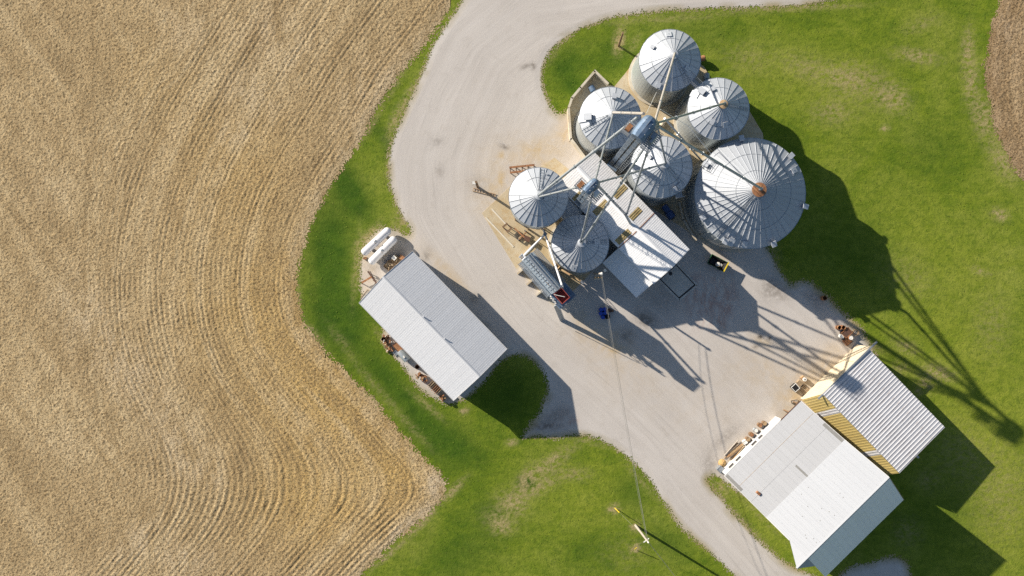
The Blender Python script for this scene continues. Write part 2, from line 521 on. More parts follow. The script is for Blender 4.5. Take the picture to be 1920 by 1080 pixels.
def make_field_mat(name='stubble_soil', k=1.0):
    t = NT(name)
    big = t.noise(0.055, 5, 0.6)
    mid = t.noise(0.5, 5, 0.65, t.mapping(t.obj(), (1, 0.45, 1), (0, 0, R(-40))))
    fine = t.noise(3.6, 4, 0.7)
    vf = t.noise(6.5, 2, 0.7, t.mapping(t.obj(), (1, 2.0, 1), (0, 0, R(50))))
    c = t.mix(t.ramp(mid, 0.3, 0.7), (0.32, 0.228, 0.118), (0.46, 0.34, 0.185))
    c = t.mix(t.math('MULTIPLY', t.attr('gold'), 0.9, True), c, t.mix(t.ramp(mid, 0.3, 0.7), (0.42, 0.265, 0.080), (0.53, 0.355, 0.120)))
    c = t.mix(t.math('MULTIPLY', t.ramp(big, 0.50, 0.75), 0.5, True), c, (0.50, 0.395, 0.235))
    band = t.attr('band')
    c = t.mix(t.math('MULTIPLY', t.math('MULTIPLY', t.ramp(band, 0.50, 0.72), t.ramp(mid, 0.25, 0.6)), 0.6, True), c, (0.58, 0.455, 0.27))
    c = t.mix(t.math('MULTIPLY', t.math('MULTIPLY', t.ramp(band, 0.48, 0.28), t.ramp(mid, 0.7, 0.35)), 0.5, True), c, (0.25, 0.175, 0.09))
    pale = t.attr('pale')
    c = t.mix(t.math('MULTIPLY', pale, t.ramp(mid, 0.38, 0.62), True), c, (0.54, 0.43, 0.28))
    c = t.mix(t.math('MULTIPLY', t.ramp(fine, 0.50, 0.58), 0.85, True), c, (0.125, 0.08, 0.038))  # dark soil specks, with small clod shadows painted in
    c = t.mix(t.math('MULTIPLY', t.ramp(vf, 0.54, 0.66), 0.75, True), c, (0.66, 0.52, 0.29))
    fur = t.attr('furrow')
    c = t.mix(t.math('MULTIPLY', fur, 0.34, True), c, (0.17, 0.115, 0.055))
    if k != 1.0:
        c = t.mix(1.0, c, (k, k * .95, k * .95), 'MULTIPLY')
    t.bump(t.math('ADD', fine, t.math('MULTIPLY', vf, 0.5)), 0.7, 0.16)
    return t.done(c, 0.95, 0, 0.1)


def make_gravel_mat():
    t = NT('crushed_limestone')
    uvn = t.n('ShaderNodeUVMap', uv_map='run')
    run = uvn.outputs[0]
    tr1 = t.noise(1.0, 6, 0.65, t.mapping(run, (0.045, 0.65, 1)), 0.6)
    tr2 = t.noise(1.0, 5, 0.7, t.mapping(run, (0.10, 1.9, 1), loc=(5, 2, 0)), 0.5)
    big = t.noise(0.10, 4, 0.55)
    mid = t.noise(0.55, 6, 0.7, None, 0.4)
    fine = t.noise(5.0, 5, 0.7)
    c = t.mix(t.ramp(big, 0.3, 0.7), (0.46, 0.425, 0.39), (0.515, 0.48, 0.445))
    c = t.mix(t.math('MULTIPLY', t.ramp(tr1, 0.45, 0.70), 0.5, True), c, (0.58, 0.545, 0.51))
    c = t.mix(t.math('MULTIPLY', t.ramp(tr2, 0.55, 0.75), 0.45, True), c, (0.36, 0.335, 0.31))
    c = t.mix(t.math('MULTIPLY', t.ramp(mid, 0.55, 0.80), 0.45, True), c, (0.35, 0.315, 0.275))
    c = t.mix(t.math('MULTIPLY', t.ramp(fine, 0.55, 0.80), 0.45, True), c, (0.29, 0.26, 0.225))
    tan = t.attr('tan')
    c = t.mix(t.math('MULTIPLY', t.math('MULTIPLY', tan, 1.0), t.ramp(mid, 0.25, 0.6), True), c, (0.47, 0.36, 0.215))
    arc = t.noise(1.0, 3, 0.5, t.mapping(run, (0.03, 5.0, 1), loc=(1, 7, 0)), 0.2)
    c = t.mix(t.math('MULTIPLY', t.math('MULTIPLY', t.ramp(arc, 0.58, 0.70), t.ramp(t.noise(0.06, 3), 0.45, 0.6)), 0.4, True), c, (0.33, 0.305, 0.28))
    dark = t.attr('stain')
    c = t.mix(t.math('MULTIPLY', dark, t.ramp(t.noise(1.6, 6, 0.7), 0.30, 0.55), True), c, (0.14, 0.12, 0.10))
    red = t.attr('red')
    c = t.mix(t.math('MULTIPLY', red, t.ramp(t.noise(1.1, 6, 0.7, t.mapping(t.obj(), (1, .4, 1), (0, 0, R(-35)))), 0.42, 0.62), True), c, (0.34, 0.19, 0.15))
    edge = t.attr('edge')
    c = t.mix(t.math('MULTIPLY', edge, t.ramp(mid, 0.15, 0.45), True), c, t.mix(t.ramp(fine, 0.4, 0.6), (0.36, 0.27, 0.14), (0.20, 0.19, 0.06)))
    t.bump(t.math('ADD', fine, t.math('MULTIPLY', tr2, 0.6)), 0.30, 0.05)
    return t.done(c, 0.92, 0, 0.15)


def make_pad_mat():
    t = NT('stained_concrete')
    big = t.noise(0.25, 5, 0.6)
    mid = t.noise(1.2, 6, 0.7)
    fine = t.noise(7.0, 4, 0.7)
    c = t.mix(t.ramp(big, 0.35, 0.65), (0.44, 0.345, 0.205), (0.52, 0.45, 0.33))
    c = t.mix(t.math('MULTIPLY', t.ramp(mid, 0.5, 0.72), 0.7, True), c, (0.40, 0.26, 0.11))
    c = t.mix(t.math('MULTIPLY', t.ramp(fine, 0.55, 0.8), 0.4, True), c, (0.25, 0.19, 0.12))
    t.bump(fine, 0.2, 0.02)
    return t.done(c, 0.9, 0, 0.15)


M['grass'] = make_grass_mat()
M['field'] = make_field_mat()
M['field_brown'] = make_field_mat('brown_stubble_soil', 0.78)
M['gravel'] = make_gravel_mat()
M['pad'] = make_pad_mat()
M['pad_grey'] = mat_plain('worn_concrete', (0.50, 0.48, 0.44), 0.85, 0, 0.12, 1.2, (0.30, 0.27, 0.24), 0.5, 0.15)

# ------------------------------------------------------------------ ground sheet (grass)
st = 0.5
gx = np.arange(-90, 90.01, st)
gy = np.arange(-60, 60.01, st)
GX, GY = np.meshgrid(gx, gy, indexing='ij')
DRY = [(1190, 80, 20, 8, -60, .5), (1400, 110, 50, 30, 10, .35), (1520, 130, 60, 25, 20, .55), (1590, 145, 40, 30, 0, .7), (1640, 165, 40, 35, 30, .55),
       (1680, 185, 30, 25, 40, .8), (1720, 105, 45, 14, 10, .8), (1560, 210, 40, 25, 0, .6), (1730, 45, 40, 15, -20, .4), (1500, 15, 120, 5, -3, .9),
       (1815, 90, 12, 40, 5, .9), (1822, 150, 14, 40, 5, .9), (1845, 220, 22, 40, -15, 1.0), (1880, 300, 20, 40, -30, .9), (1660, 240, 8, 5, 0, 1.4),
       (1875, 402, 16, 10, 20, 1.3), (1840, 508, 22, 6, 15, .8), (1700, 520, 60, 40, 30, .25), (1860, 610, 40, 60, 0, .3), (1700, 650, 25, 12, 30, .8),
       (1760, 700, 30, 14, 15, 1.1), (1735, 720, 20, 10, 40, .9), (1690, 690, 16, 12, 30, .7), (1600, 610, 14, 8, 30, 1.2), (1640, 650, 16, 8, 35, .8),
       (1720, 735, 12, 8, 30, .9), (1030, 870, 60, 14, -35, .9), (985, 900, 30, 14, -60, .7), (960, 945, 30, 18, 30, .9), (935, 975, 30, 20, 20, .7), (1010, 915, 50, 14, -30, .8),
       (1080, 890, 30, 12, 0, .7), (960, 830, 10, 6, 0, 1.4), (940, 990, 20, 14, 0, .6), (850, 920, 30, 7, -45, 1.2), (790, 985, 40, 5, -45, 1.0), (730, 1040, 40, 5, -42, 1.0), (1151, 954, 10, 8, 0, 2.2),
       (1191, 988, 8, 8, 0, 2.2), (1192, 1028, 8, 8, 0, 2.2), (870, 770, 8, 6, 0, 1.6), (1180, 1040, 60, 40, 0, .2), (1161, 76, 9, 22, 8, 2.2),
       (745, 155, 6, 40, 30, .5), (700, 230, 5, 40, 30, .5), (735, 300, 10, 40, 5, .9), (742, 220, 9, 40, 25, .9), (775, 165, 8, 40, 30, .8),
       (755, 410, 14, 20, 20, 1.2), (668, 500, 6, 60, 5, .8), (690, 440, 30, 7, -45, 1.0), (640, 640, 40, 8, 50, .4), (700, 720, 60, 6, 48, .5), (770, 800, 60, 6, 48, .5), (560, 560, 5, 40, 0, .6), (590, 625, 5, 30, -40, .6), (800, 760, 40, 5, 40, .8), (720, 640, 4, 30, -35, .9),
       (1400, 985, 70, 5, 45, .9), (1350, 915, 20, 12, 45, .9), (1300, 1000, 60, 4, 42, .7), (1200, 900, 50, 4, 48, .6), (1110, 830, 50, 4, 15, .6), (1420, 960, 80, 8, 46, .35),
       (1800, 850, 60, 60, 0, .35), (1880, 930, 60, 90, 0, .35), (1700, 1000, 30, 30, 0, .4), (1740, 900, 20, 20, 0, .4), (1450, 500, 14, 40, 0, .8), (1520, 560, 40, 8, 35, .6), (1250, 35, 120, 6, -4, .5), (1040, 100, 5, 30, 30, .4)]
LUSH = [(620, 480, 50, 120, 0, 1.2), (640, 600, 60, 60, 0, 1.1), (720, 700, 90, 30, 48, .9), (800, 800, 90, 40, 48, .9), (660, 360, 30, 80, -30, 1.1), (870, 840, 60, 40, 30, .7),
        (720, 260, 16, 60, -35, .8), (1060, 130, 40, 50, 0, .9), (1150, 110, 60, 50, 0, .7), (1090, 170, 30, 20, 0, .8), (1300, 60, 120, 40, 0, .4), (1750, 280, 80, 60, 0, .4), (985, 905, 18, 14, 0, 1.5), (920, 960, 40, 30, 0, .6),
        (860, 1040, 90, 60, -30, .7), (1100, 1040, 60, 50, 0, .4), (1190, 920, 40, 40, 40, .7), (1260, 1020, 60, 30, 40, .6), (950, 740, 60, 60, 0, .8), (1600, 480, 90, 90, 0, .5), (1400, 980, 60, 12, 45, .4), (1790, 960, 100, 80, 0, .5)]
YELLOWISH = [(1830, 800, 130, 160, 0, .9), (1860, 980, 90, 120, 0, 1.0), (1700, 420, 70, 60, 20, .5), (1800, 500, 100, 80, 20, .5), (1480, 150, 130, 60, 15, .4), (1620, 130, 90, 60, 0, .5), (1130, 900, 120, 60, 0, .4), (1090, 960, 70, 50, 0, .4), (1760, 620, 90, 60, 30, .6), (1420, 1000, 60, 60, 0, .4)]
dry_a = spots(GX, GY, DRY)
lush_a = spots(GX, GY, LUSH)
gz = (fbm(GX / 9.0, GY / 9.0, 3, 5) - 0.5) * 0.10
edge_f = np.clip(np.minimum(np.minimum(GX + 90, 90 - GX), np.minimum(GY + 60, 60 - GY)) / 6.0, 0, 1)
gz = (gz - 0.08) * edge_f - 0.02
flat = np.maximum.reduce([sdf(GX, GY, yard_m), sdf(GX, GY, yard2_m), sdf(GX, GY, field_m), sdf(GX, GY, fieldr_m)])
gz = np.where(flat > -3, -0.045 + (gz + 0.045) * np.clip(-flat / 3, 0, 1), gz)
ground = grid_mesh('ground', GX, GY, gz, np.ones((len(gx) - 1, len(gy) - 1), bool), M['grass'], {'dry': dry_a, 'lush': lush_a, 'yellowish': spots(GX, GY, YELLOWISH)})
# the same sheet runs on to the horizon
bm = bmesh.new()
bm.from_mesh(ground.data)
ring_i = [(-90, -60), (90, -60), (90, 60), (-90, 60)]
ring_o = [(-6000, -6000), (6000, -6000), (6000, 6000), (-6000, 6000)]
vi = [bm.verts.new((x, y, -0.021)) for x, y in ring_i]
vo = [bm.verts.new((x, y, -0.021)) for x, y in ring_o]
for k in range(4):
    f = bm.faces.new((vi[k], vo[k], vo[(k + 1) % 4], vi[(k + 1) % 4]))
    f.normal_update()
    if f.normal.z < 0:
        f.normal_flip()
bm.to_mesh(ground.data)
bm.free()
structure(ground)


# ------------------------------------------------------------------ stubble fields
def build_field(name, poly, x0, x1, y0, y1, step, seed, mat, amp):
    cs = 0.5
    cx, cy = np.arange(x0 - 4, x1 + 4, cs), np.arange(y0 - 4, y1 + 4, cs)
    CX, CY = np.meshgrid(cx, cy, indexing='ij')
    D0 = sdf(CX, CY, poly)
    DB = blur(D0, 5)
    DB2 = blur(D0, 14)
    w = np.clip((D0 - 4) / 14, 0, 1)
    DB = DB * (1 - w) + DB2 * w
    ax, ay = np.arange(x0, x1, step), np.arange(y0, y1, step)
    X, Y = np.meshgrid(ax, ay, indexing='ij')
    d = bilin(D0, cx[0], cy[0], cs, X, Y)
    db = bilin(DB, cx[0], cy[0], cs, X, Y)
    rag = (np.random.RandomState(seed).rand(*X.shape) - .5) * .8 + (fbm(X / 0.6, Y / 0.6, 3, seed) - 0.5) * 0.9 + (fbm(X / 2.5, Y / 2.5, 2, seed + 2) - .5) * .8
    far = np.clip((d - 27) / 6.0 + (fbm(X / 7, Y / 7, 2, seed + 3) - .5), 0, 1)
    diag = (X * 0.79 + Y * 0.61)
    wob = (fbm(X / 3.0, Y / 3.0, 3, seed + 9) - 0.5) * 0.07
    ph1 = (db + wob) / 0.74 * 2 * math.pi
    ph2 = (diag + wob) / 0.76 * 2 * math.pi
    c1, c2 = np.cos(ph1), np.cos(ph2)
    pres = np.clip((fbm(X / 4, Y / 4, 3, seed + 21) - 0.22) * 2.2, 0.25, 1) * np.clip(.62 - Y / 60, .5, 1.0)
    row = c1 * (1 - far) + c2 * far * 0.45
    deep = (np.abs(((db + wob) / 0.74) % 8 - 4) < 0.5) * np.clip(-c1, 0, 1) * (1 - far)
    cl = fbm(X / 0.27, Y / 0.27, 2, seed + 40)
    cl2 = fbm(X / 0.9, Y / 0.5, 2, seed + 55)
    Z = 0.03 + amp * row * pres - amp * deep + 0.105 * (cl - 0.5)
    e_ = np.clip(d / 1.5, 0, 1)
    Z = np.maximum(Z + .03, 0.0) * (0.08 + 0.92 * e_) - 0.015 - 0.022 * (1 - e_)
    keep = (d + rag)[:-1, :-1] > 0
    fur = np.clip(-row * 1.2 - 0.2, 0, 1) * pres * (1 - far * .7) + deep
    pale = spots(X, Y, PALE)
    pale += np.clip(1 - d / 3.0, 0, 1) * 0.6
    return structure(grid_mesh(name, X, Y, Z, keep, mat, {'furrow': fur * amp / .04, 'pale': pale, 'gold': spots(X, Y, GOLD), 'band': fbm((db * (1 - far) + diag * far) / 1.9 + 40, (X * .61 - Y * .79) / 26 + 40, 3, seed + 90)}))


GOLD = [(760, 880, 80, 80, 0, .6), (620, 760, 160, 140, 0, .8), (480, 560, 160, 180, 0, .6), (600, 950, 160, 100, 0, .7), (450, 300, 120, 120, 0, .35), (300, 150, 100, 100, 0, .2)]
PALE = [(500, 60, 50, 60, 30, .6), (470, 180, 60, 40, 40, .8), (350, 60, 60, 50, 20, .5), (690, 170, 60, 120, 30, .45), (160, 590, 60, 90, -30, .7), (260, 720, 50, 120, -35, .8),
        (260, 1020, 60, 30, -30, 1.2), (340, 850, 50, 70, -30, .7), (400, 900, 20, 20, 0, .8), (120, 830, 40, 40, 0, .3), (820, 910, 30, 20, 0, 1.6), (760, 990, 60, 12, -42, 1.2), (350, 1050, 60, 30, 0, 1.0),
        (1900, 60, 40, 60, 0, .6), (440, 250, 30, 30, 0, .7), (560, 100, 30, 60, 35, .5), (90, 350, 60, 60, 0, .2)]
fl = build_field('stubble_field', field_m, -80, -9, -47, 47, 0.145, 3, M['field'], 0.040)
fr = build_field('stubble_field', fieldr_m, 69, 80, 12, 47, 0.145, 13, M['field_brown'], 0.015)


# ------------------------------------------------------------------ gravel yard and road
def build_yard(name, poly, x0, x1, y0, y1, step, zz, seed):
    X, Y = np.meshgrid(np.arange(x0, x1, step), np.arange(y0, y1, step), indexing='ij')
    d = sdf(X, Y, poly)
    rag = (np.random.RandomState(seed).rand(*X.shape) - .5) * .9 + (fbm(X / 0.5, Y / 0.5, 3, seed) - 0.5) * 0.3 + (fbm(X / 1.7, Y / 1.7, 3, seed + 2) - .5) * .5
    keep = (d + rag)[:-1, :-1] > 0
    # running coordinates along the drive: nearest point of its centre line
    line = smooth_poly(px2m([(1560, -20), (1200, -5), (1000, 20), (900, 100), (850, 200), (815, 300), (820, 400), (880, 500), (980, 620),
                             (1120, 740), (1230, 850), (1320, 950), (1400, 1040), (1480, 1130)]), 0)
    best = np.full(X.shape, 1e9)
    arc = np.zeros(X.shape)
    off = np.zeros(X.shape)
    s0 = 0.0
    for a, b in zip(line[:-1], line[1:]):
        dx, dy = b - a
        L = math.hypot(dx, dy)
        t = np.clip(((X - a[0]) * dx + (Y - a[1]) * dy) / L ** 2, 0, 1)
        ex, ey = X - a[0] - t * dx, Y - a[1] - t * dy
        dd = ex * ex + ey * ey
        sel = dd < best
        best[sel] = dd[sel]
        arc[sel] = (s0 + t * L)[sel]
        off[sel] = (np.sqrt(dd) * np.sign(dx * ey - dy * ex))[sel]
        s0 += L
    arc, off = blur(arc, 6), blur(off, 6)
    tan = spots(X, Y, [(1000, 300, 90, 50, 20, .35), (920, 370, 50, 60, 0, .4), (1130, 640, 70, 40, 30, .45), (1450, 690, 110, 60, 30, .3), (1180, 700, 90, 60, 0, .2), (1090, 600, 30, 30, 0, .3), (1330, 760, 100, 80, 0, .15), (1090, 210, 20, 30, 0, .4), (950, 380, 30, 50, -40, .5), (1010, 280, 50, 20, -20, .6), (1060, 250, 20, 40, 0, .6), (1150, 660, 10, 8, 0, 1.0), (1140, 640, 40, 20, 30, .35), (1560, 690, 60, 40, -45, .7), (1490, 750, 40, 30, -45, .8),
                       (1430, 640, 16, 8, 30, .6), (690, 500, 16, 60, 0, .6), (760, 460, 30, 30, 0, .4), (830, 500, 14, 50, -45, .5), (1385, 850, 60, 20, -45, .5), (1600, 610, 20, 12, 40, .8), (1340, 470, 50, 10, 35, .4), (940, 335, 8, 14, 0, .8),
                       (1030, 310, 30, 8, 30, .5), (860, 530, 10, 50, -45, .4), (1450, 700, 60, 30, 0, .15), (1080, 230, 16, 30, 0, .5), (940, 290, 6, 6, 0, .9), (930, 293, 30, 20, 0, .2)])
    stn = spots(X, Y, [(1210, 600, 22, 14, 30, .9), (1240, 560, 40, 30, 0, .35), (1175, 630, 16, 14, 0, .6), (1425, 632, 5, 4, 0, 1.3), (1417, 650, 5, 4, 0, .9), (1442, 634, 4, 4, 0, 1.2), (945, 275, 10, 5, 20, .9), (985, 125, 12, 5, -20, .7), (1000, 125, 5, 8, 0, .8),
                       (820, 265, 14, 12, 0, .4), (825, 320, 10, 14, 0, .4), (1330, 870, 16, 20, 0, .5), (1360, 820, 40, 12, -40, .45), (1040, 780, 30, 14, -20, .6), (1020, 800, 40, 10, 0, .7), (910, 610, 14, 8, 30, .4), (890, 560, 10, 10, 0, .5), (800, 480, 8, 14, 20, .5), (740, 480, 30, 16, -30, .6), (1460, 545, 30, 20, 30, .5), (1530, 560, 30, 14, 40, .5),
                       (1440, 540, 20, 30, 0, .3), (700, 500, 14, 10, 0, .3), (840, 742, 20, 10, 30, .8), (895, 345, 20, 20, 0, .3)])
    red = spots(X, Y, [(1330, 560, 30, 60, 40, .8), (1290, 545, 20, 20, 0, .6), (1365, 575, 14, 30, 30, .8), (1075, 790, 10, 8, 0, .8), (1060, 780, 12, 16, 0, .5), (1350, 605, 20, 16, 0, .5), (1300, 520, 20, 10, 0, .4)])
    edge = np.maximum(np.clip(1 - d / 1.2, 0, 1) * np.clip((fbm(X / 3.5, Y / 3.5, 3, seed + 31) - .36) * 3.2, 0, 1), np.clip(.9 - d / .5, 0, .85))
    Z = zz + (fbm(X / 6, Y / 6, 3, seed + 4) - .5) * 0.03 + 0.003 * np.cos(off * 2.4) * np.clip(fbm(X / 4, Y / 4, 2, seed + 8) - .35, 0, 1)
    e_ = np.clip((d + .3) / 1.4, 0, 1)
    Z = -0.036 + (Z + 0.036) * e_
    return structure(grid_mesh(name, X, Y, Z, keep, M['gravel'], {'tan': tan, 'stain': stn, 'red': red, 'edge': edge}, (arc, off)))


yard = build_yard('gravel_yard', yard_m, -24, 60, -47, 48, 0.13, 0.02, 7)
yard2 = build_yard('gravel_patch', yard2_m, 46, 61, -47, -38, 0.13, 0.02, 17)


def slab(name, poly_px, z0, z1, mat, rag=0.0):
    p = [W(x, y) for x, y in poly_px]
    n = len(p)
    mb = MB()
    mb.add([(q.x, q.y, z0) for q in p] + [(q.x, q.y, z1) for q in p],
           [tuple(range(n, 2 * n)) if sum((p[i].x * p[(i + 1) % n].y - p[(i + 1) % n].x * p[i].y) for i in range(n)) > 0 else tuple(reversed(range(n, 2 * n)))]
           + [(i, (i + 1) % n, n + (i + 1) % n, n + i) for i in range(n)])
    o = part(name, mb, mat)
    return o


structure(slab('concrete_apron', BIN_PAD, -0.05, 0.062, M['pad']))
structure(slab('concrete_apron', DRY_PAD, -0.05, 0.066, M['pad']))
structure(slab('concrete_apron', [(968, 504), (978, 494), (1052, 571), (1043, 580)], -0.05, 0.16, M['concrete']))


# ------------------------------------------------------------------ buildings
def panel_mesh(name, w, y0, z0, y1, z1, ribs, rh, rw, mat, th=0.025):
    s = Vector((0, y1 - y0, z1 - z0)).normalized()
    nrm = Vector((1, 0, 0)).cross(s)
    if nrm.z < 0:
        nrm = -nrm
    prof = [(0.004, 0.0)]
    for k in range(ribs):
        c = w * (k + 0.5) / ribs
        prof += [(c - rw, 0.0), (c - rw * 0.45, rh), (c + rw * 0.45, rh), (c + rw, 0.0)]
    prof += [(w - 0.004, 0.0), (w - 0.004, -th), (0.004, -th)]
    a, b = Vector((0, y0, z0)), Vector((0, y1, z1))
    n = len(prof)
    vv = [a + Vector((x, 0, 0)) + nrm * h for x, h in prof] + [b + Vector((x, 0, 0)) + nrm * h for x, h in prof]
    flip = y1 > y0
    ff = []
    for i in range(n):
        j = (i + 1) % n
        q = (i, n + i, n + j, j)
        ff.append(tuple(reversed(q)) if flip else q)
    cap = tuple(range(n))
    ff += [cap if flip else tuple(reversed(cap)), tuple(reversed([n + i for i in cap])) if flip else tuple(n + i for i in cap)]
    mb = MB()
    mb.add(vv, ff)
    return mb.mesh(name, mat)


def roof_slope(parent, x0, x1, y0, z0, y1, z1, mat, w=0.92, ribs=3, rh=0.012, rw=0.03, skip=()):
    n = max(1, round((x1 - x0) / w))
    w = (x1 - x0) / n
    me = panel_mesh('roof_panel', w, y0, z0, y1, z1, ribs, rh, rw, mat)
    for k in range(n):
        link('roof_panel', me, parent, (x0 + k * w, 0, random.uniform(0, 0.006)))


def skylight(parent, x, y0, z0, y1, z1, w, f0, f1, mat=None, rh=0.03):
    """one translucent sheet laid over the roof between fractions f0..f1 of the slope"""
    a = (y0 + (y1 - y0) * f0, z0 + (z1 - z0) * f0 + 0.03)
    b = (y0 + (y1 - y0) * f1, z0 + (z1 - z0) * f1 + 0.03)
    me = panel_mesh('skylight_panel', w, a[0], a[1], b[0], b[1], 3, rh, 0.05, mat or M['skylight'], 0.02)
    return link('skylight_panel', me, parent, (x, 0, 0))


def ridge_cap(parent, x0, x1, y, z, s, mat, w=0.22):
    mb = MB()
    L = x1 - x0
    d = w * s
    mb.add([(x0, y - w, z - d + .05), (x1, y - w, z - d + .05), (x1, y, z + .06), (x0, y, z + .06), (x1, y + w, z - d + .05), (x0, y + w, z - d + .05),
            (x0, y - w, z - d + .02), (x1, y - w, z - d + .02), (x1, y + w, z - d + .02), (x0, y + w, z - d + .02)],
           [(0, 1, 2, 3), (3, 2, 4, 5), (6, 7, 1, 0), (8, 9, 5, 4), (6, 9, 8, 7), (0, 3, 5, 9, 6), (1, 7, 8, 4, 2)])
    return part('ridge_cap', mb, mat, parent)


def prism_walls(parent, x0, x1, prof, mat, name='wall'):
    """prof: closed outline in (y, z), extruded from x0 to x1"""
    n = len(prof)
    mb = MB()
    mb.add([(x0, y, z) for y, z in prof] + [(x1, y, z) for y, z in prof],
           [(i, (i + 1) % n, n + (i + 1) % n, n + i) for i in range(n)] + [tuple(reversed(range(n))), tuple(range(n, 2 * n))])
    return part(name, mb, mat, parent)


def trim(parent, a, b, w, h, mat, name='fascia'):
    mb = MB()
    mb.beam(a, b, w, h)
    return part(name, mb, mat, parent)


ROT_NE = math.atan2(0.715, -0.699)

# --- elevator building: long low gable with a lean-to at its south-east end
eb = thing('elevator_building', 'long low gabled building with ribbed white roof and tan skylights between the bins', 'building', (24.72, 5.42, 0), ROT_NE)
EL, EW = 19.2, 6.75
prism_walls(eb, 0.15, EL - 0.15, [(0.2, 0), (0.2, 5.1), (3.3, 6.36), (EW - .2, 5.0), (EW - .2, 0)], M['white_paint'])
roof_slope(eb, -0.1, 6.9, -0.15, 5.2, 3.3, 6.5, M['roof_bright'])
roof_slope(eb, -0.1, 6.9, EW + 0.1, 5.1, 3.3, 6.5, M['roof_bright'])
roof_slope(eb, 7.0, EL + 0.15, -0.15, 5.17, 3.3, 6.47, M['roof_old'])
roof_slope(eb, 7.0, EL + 0.15, EW + 0.1, 5.07, 3.3, 6.47, M['roof_old'])
ridge_cap(eb, -0.12, EL + 0.17, 3.3, 6.5, 0.36, M['roof_bright'], 0.3)
trim(eb, (6.95, -0.15, 5.22), (6.95, 3.3, 6.53), 0.10, 0.05, M['rust'], 'seam_flashing')
trim(eb, (6.95, EW + .1, 5.12), (6.95, 3.3, 6.53), 0.10, 0.05, M['rust'], 'seam_flashing')
for x, side, f0, f1 in ((12.0, 0, .05, .75), (8.3, 0, .30, 1.0), (7.2, 1, .10, .75), (12.3, 1, .25, .95), (15.6, 1, .05, .45)):
    if side == 0:
        skylight(eb, x, -0.15, 5.17, 3.3, 6.47, 0.92, f0, f1)
    else:
        skylight(eb, x, EW + 0.1, 5.07, 3.3, 6.47, 0.92, f0, f1)
prism_walls(eb, 0.1, 6.7, [(EW - .1, 0), (EW - .1, 3.6), (9.4, 2.6), (9.4, 0)], M['white_paint'], 'lean_to_wall')
roof_slope(eb, -0.1, 6.9, 9.65, 2.65, EW - 0.15, 3.8, M['roof_bright'])
trim(eb, (-0.12, 9.66, 2.62), (-0.12, EW - .1, 3.77), 0.05, 0.14, M['white_paint'], 'barge_board')
trim(eb, (-0.12, -0.15, 5.12), (-0.12, 3.3, 6.42), 0.05, 0.14, M['white_paint'], 'barge_board')
trim(eb, (-0.12, EW + .1, 5.02), (-0.12, 3.3, 6.42), 0.05, 0.14, M['white_paint'], 'barge_board')
mb = MB()
mb.box((-0.03 + .15, 3.4, 2.1), (0.06, 3.6, 4.2))
part('roller_door', mb, M['dark_gap'], eb)
# small boot shed between the two hopper-side bins
prism_walls(eb, 14.2, 18.2, [(EW + .12, 0), (EW + .12, 4.3), (9.2, 3.7), (9.2, 0)], M['wall_steel'], 'boot_shed_wall')
roof_slope(eb, 14.0, 18.4, 9.4, 3.75, EW + 0.12, 4.4, M['roof_old'])

# --- machine shed
sh = thing('machine_shed', 'plain pale grey gabled machine shed beside the white gas tanks', 'shed', (-0.755, -8.68, 0), math.atan2(0.719, -0.695))
SL, SW_ = 19.25, 10.4
prism_walls(sh, 0.25, SL - 0.25, [(0.3, 0), (0.3, 4.1), (5.2, 6.4), (SW_ - .3, 4.1), (SW_ - .3, 0)], M['white_paint'])
roof_slope(sh, 0, SL, 0, 4.35, 5.2, 6.65, M['roof_shed'], rh=0.007, rw=0.025)
roof_slope(sh, 0, SL, SW_, 4.35, 5.2, 6.65, M['roof_shed'], rh=0.007, rw=0.025)
ridge_cap(sh, -0.02, SL + 0.02, 5.2, 6.65, 0.44, M['roof_shed'], 0.18)
for xx in (0.0, SL):
    trim(sh, (xx, -0.02, 4.3), (xx, 5.2, 6.6), 0.06, 0.18, M['white_paint'], 'barge_board')
    trim(sh, (xx, SW_ + .02, 4.3), (xx, 5.2, 6.6), 0.06, 0.18, M['white_paint'], 'barge_board')
trim(sh, (0, -0.06, 4.27), (SL, -0.06, 4.27), 0.10, 0.12, M['white_paint'], 'gutter')
trim(sh, (0, SW_ + 0.06, 4.27), (SL, SW_ + .06, 4.27), 0.10, 0.12, M['white_paint'], 'gutter')
mb = MB()
mb.tube((-0.12, -0.1, 4.2), (-0.12, -0.1, 0.1), 0.05, n=8)
part('downpipe', mb, M['white_paint'], sh)
mb = MB()
mb.box((0.22, 5.2, 2.0), (0.08, 4.4, 4.0))
part('sliding_door', mb, M['white_paint'], sh)
for k in range(4):
    mb = MB()
    mb.tube((3.0 + k * 4.2, 5.0, 6.55), (3.0 + k * 4.2, 5.0, 6.85), 0.07, n=8)
    mb.tube((3.0 + k * 4.2, 5.0, 6.85), (3.0 + k * 4.2, 5.0, 6.90), 0.11, n=8)
    if k in (1, 2):
        part('roof_vent_pipe', mb, M['roof_shed'], sh)

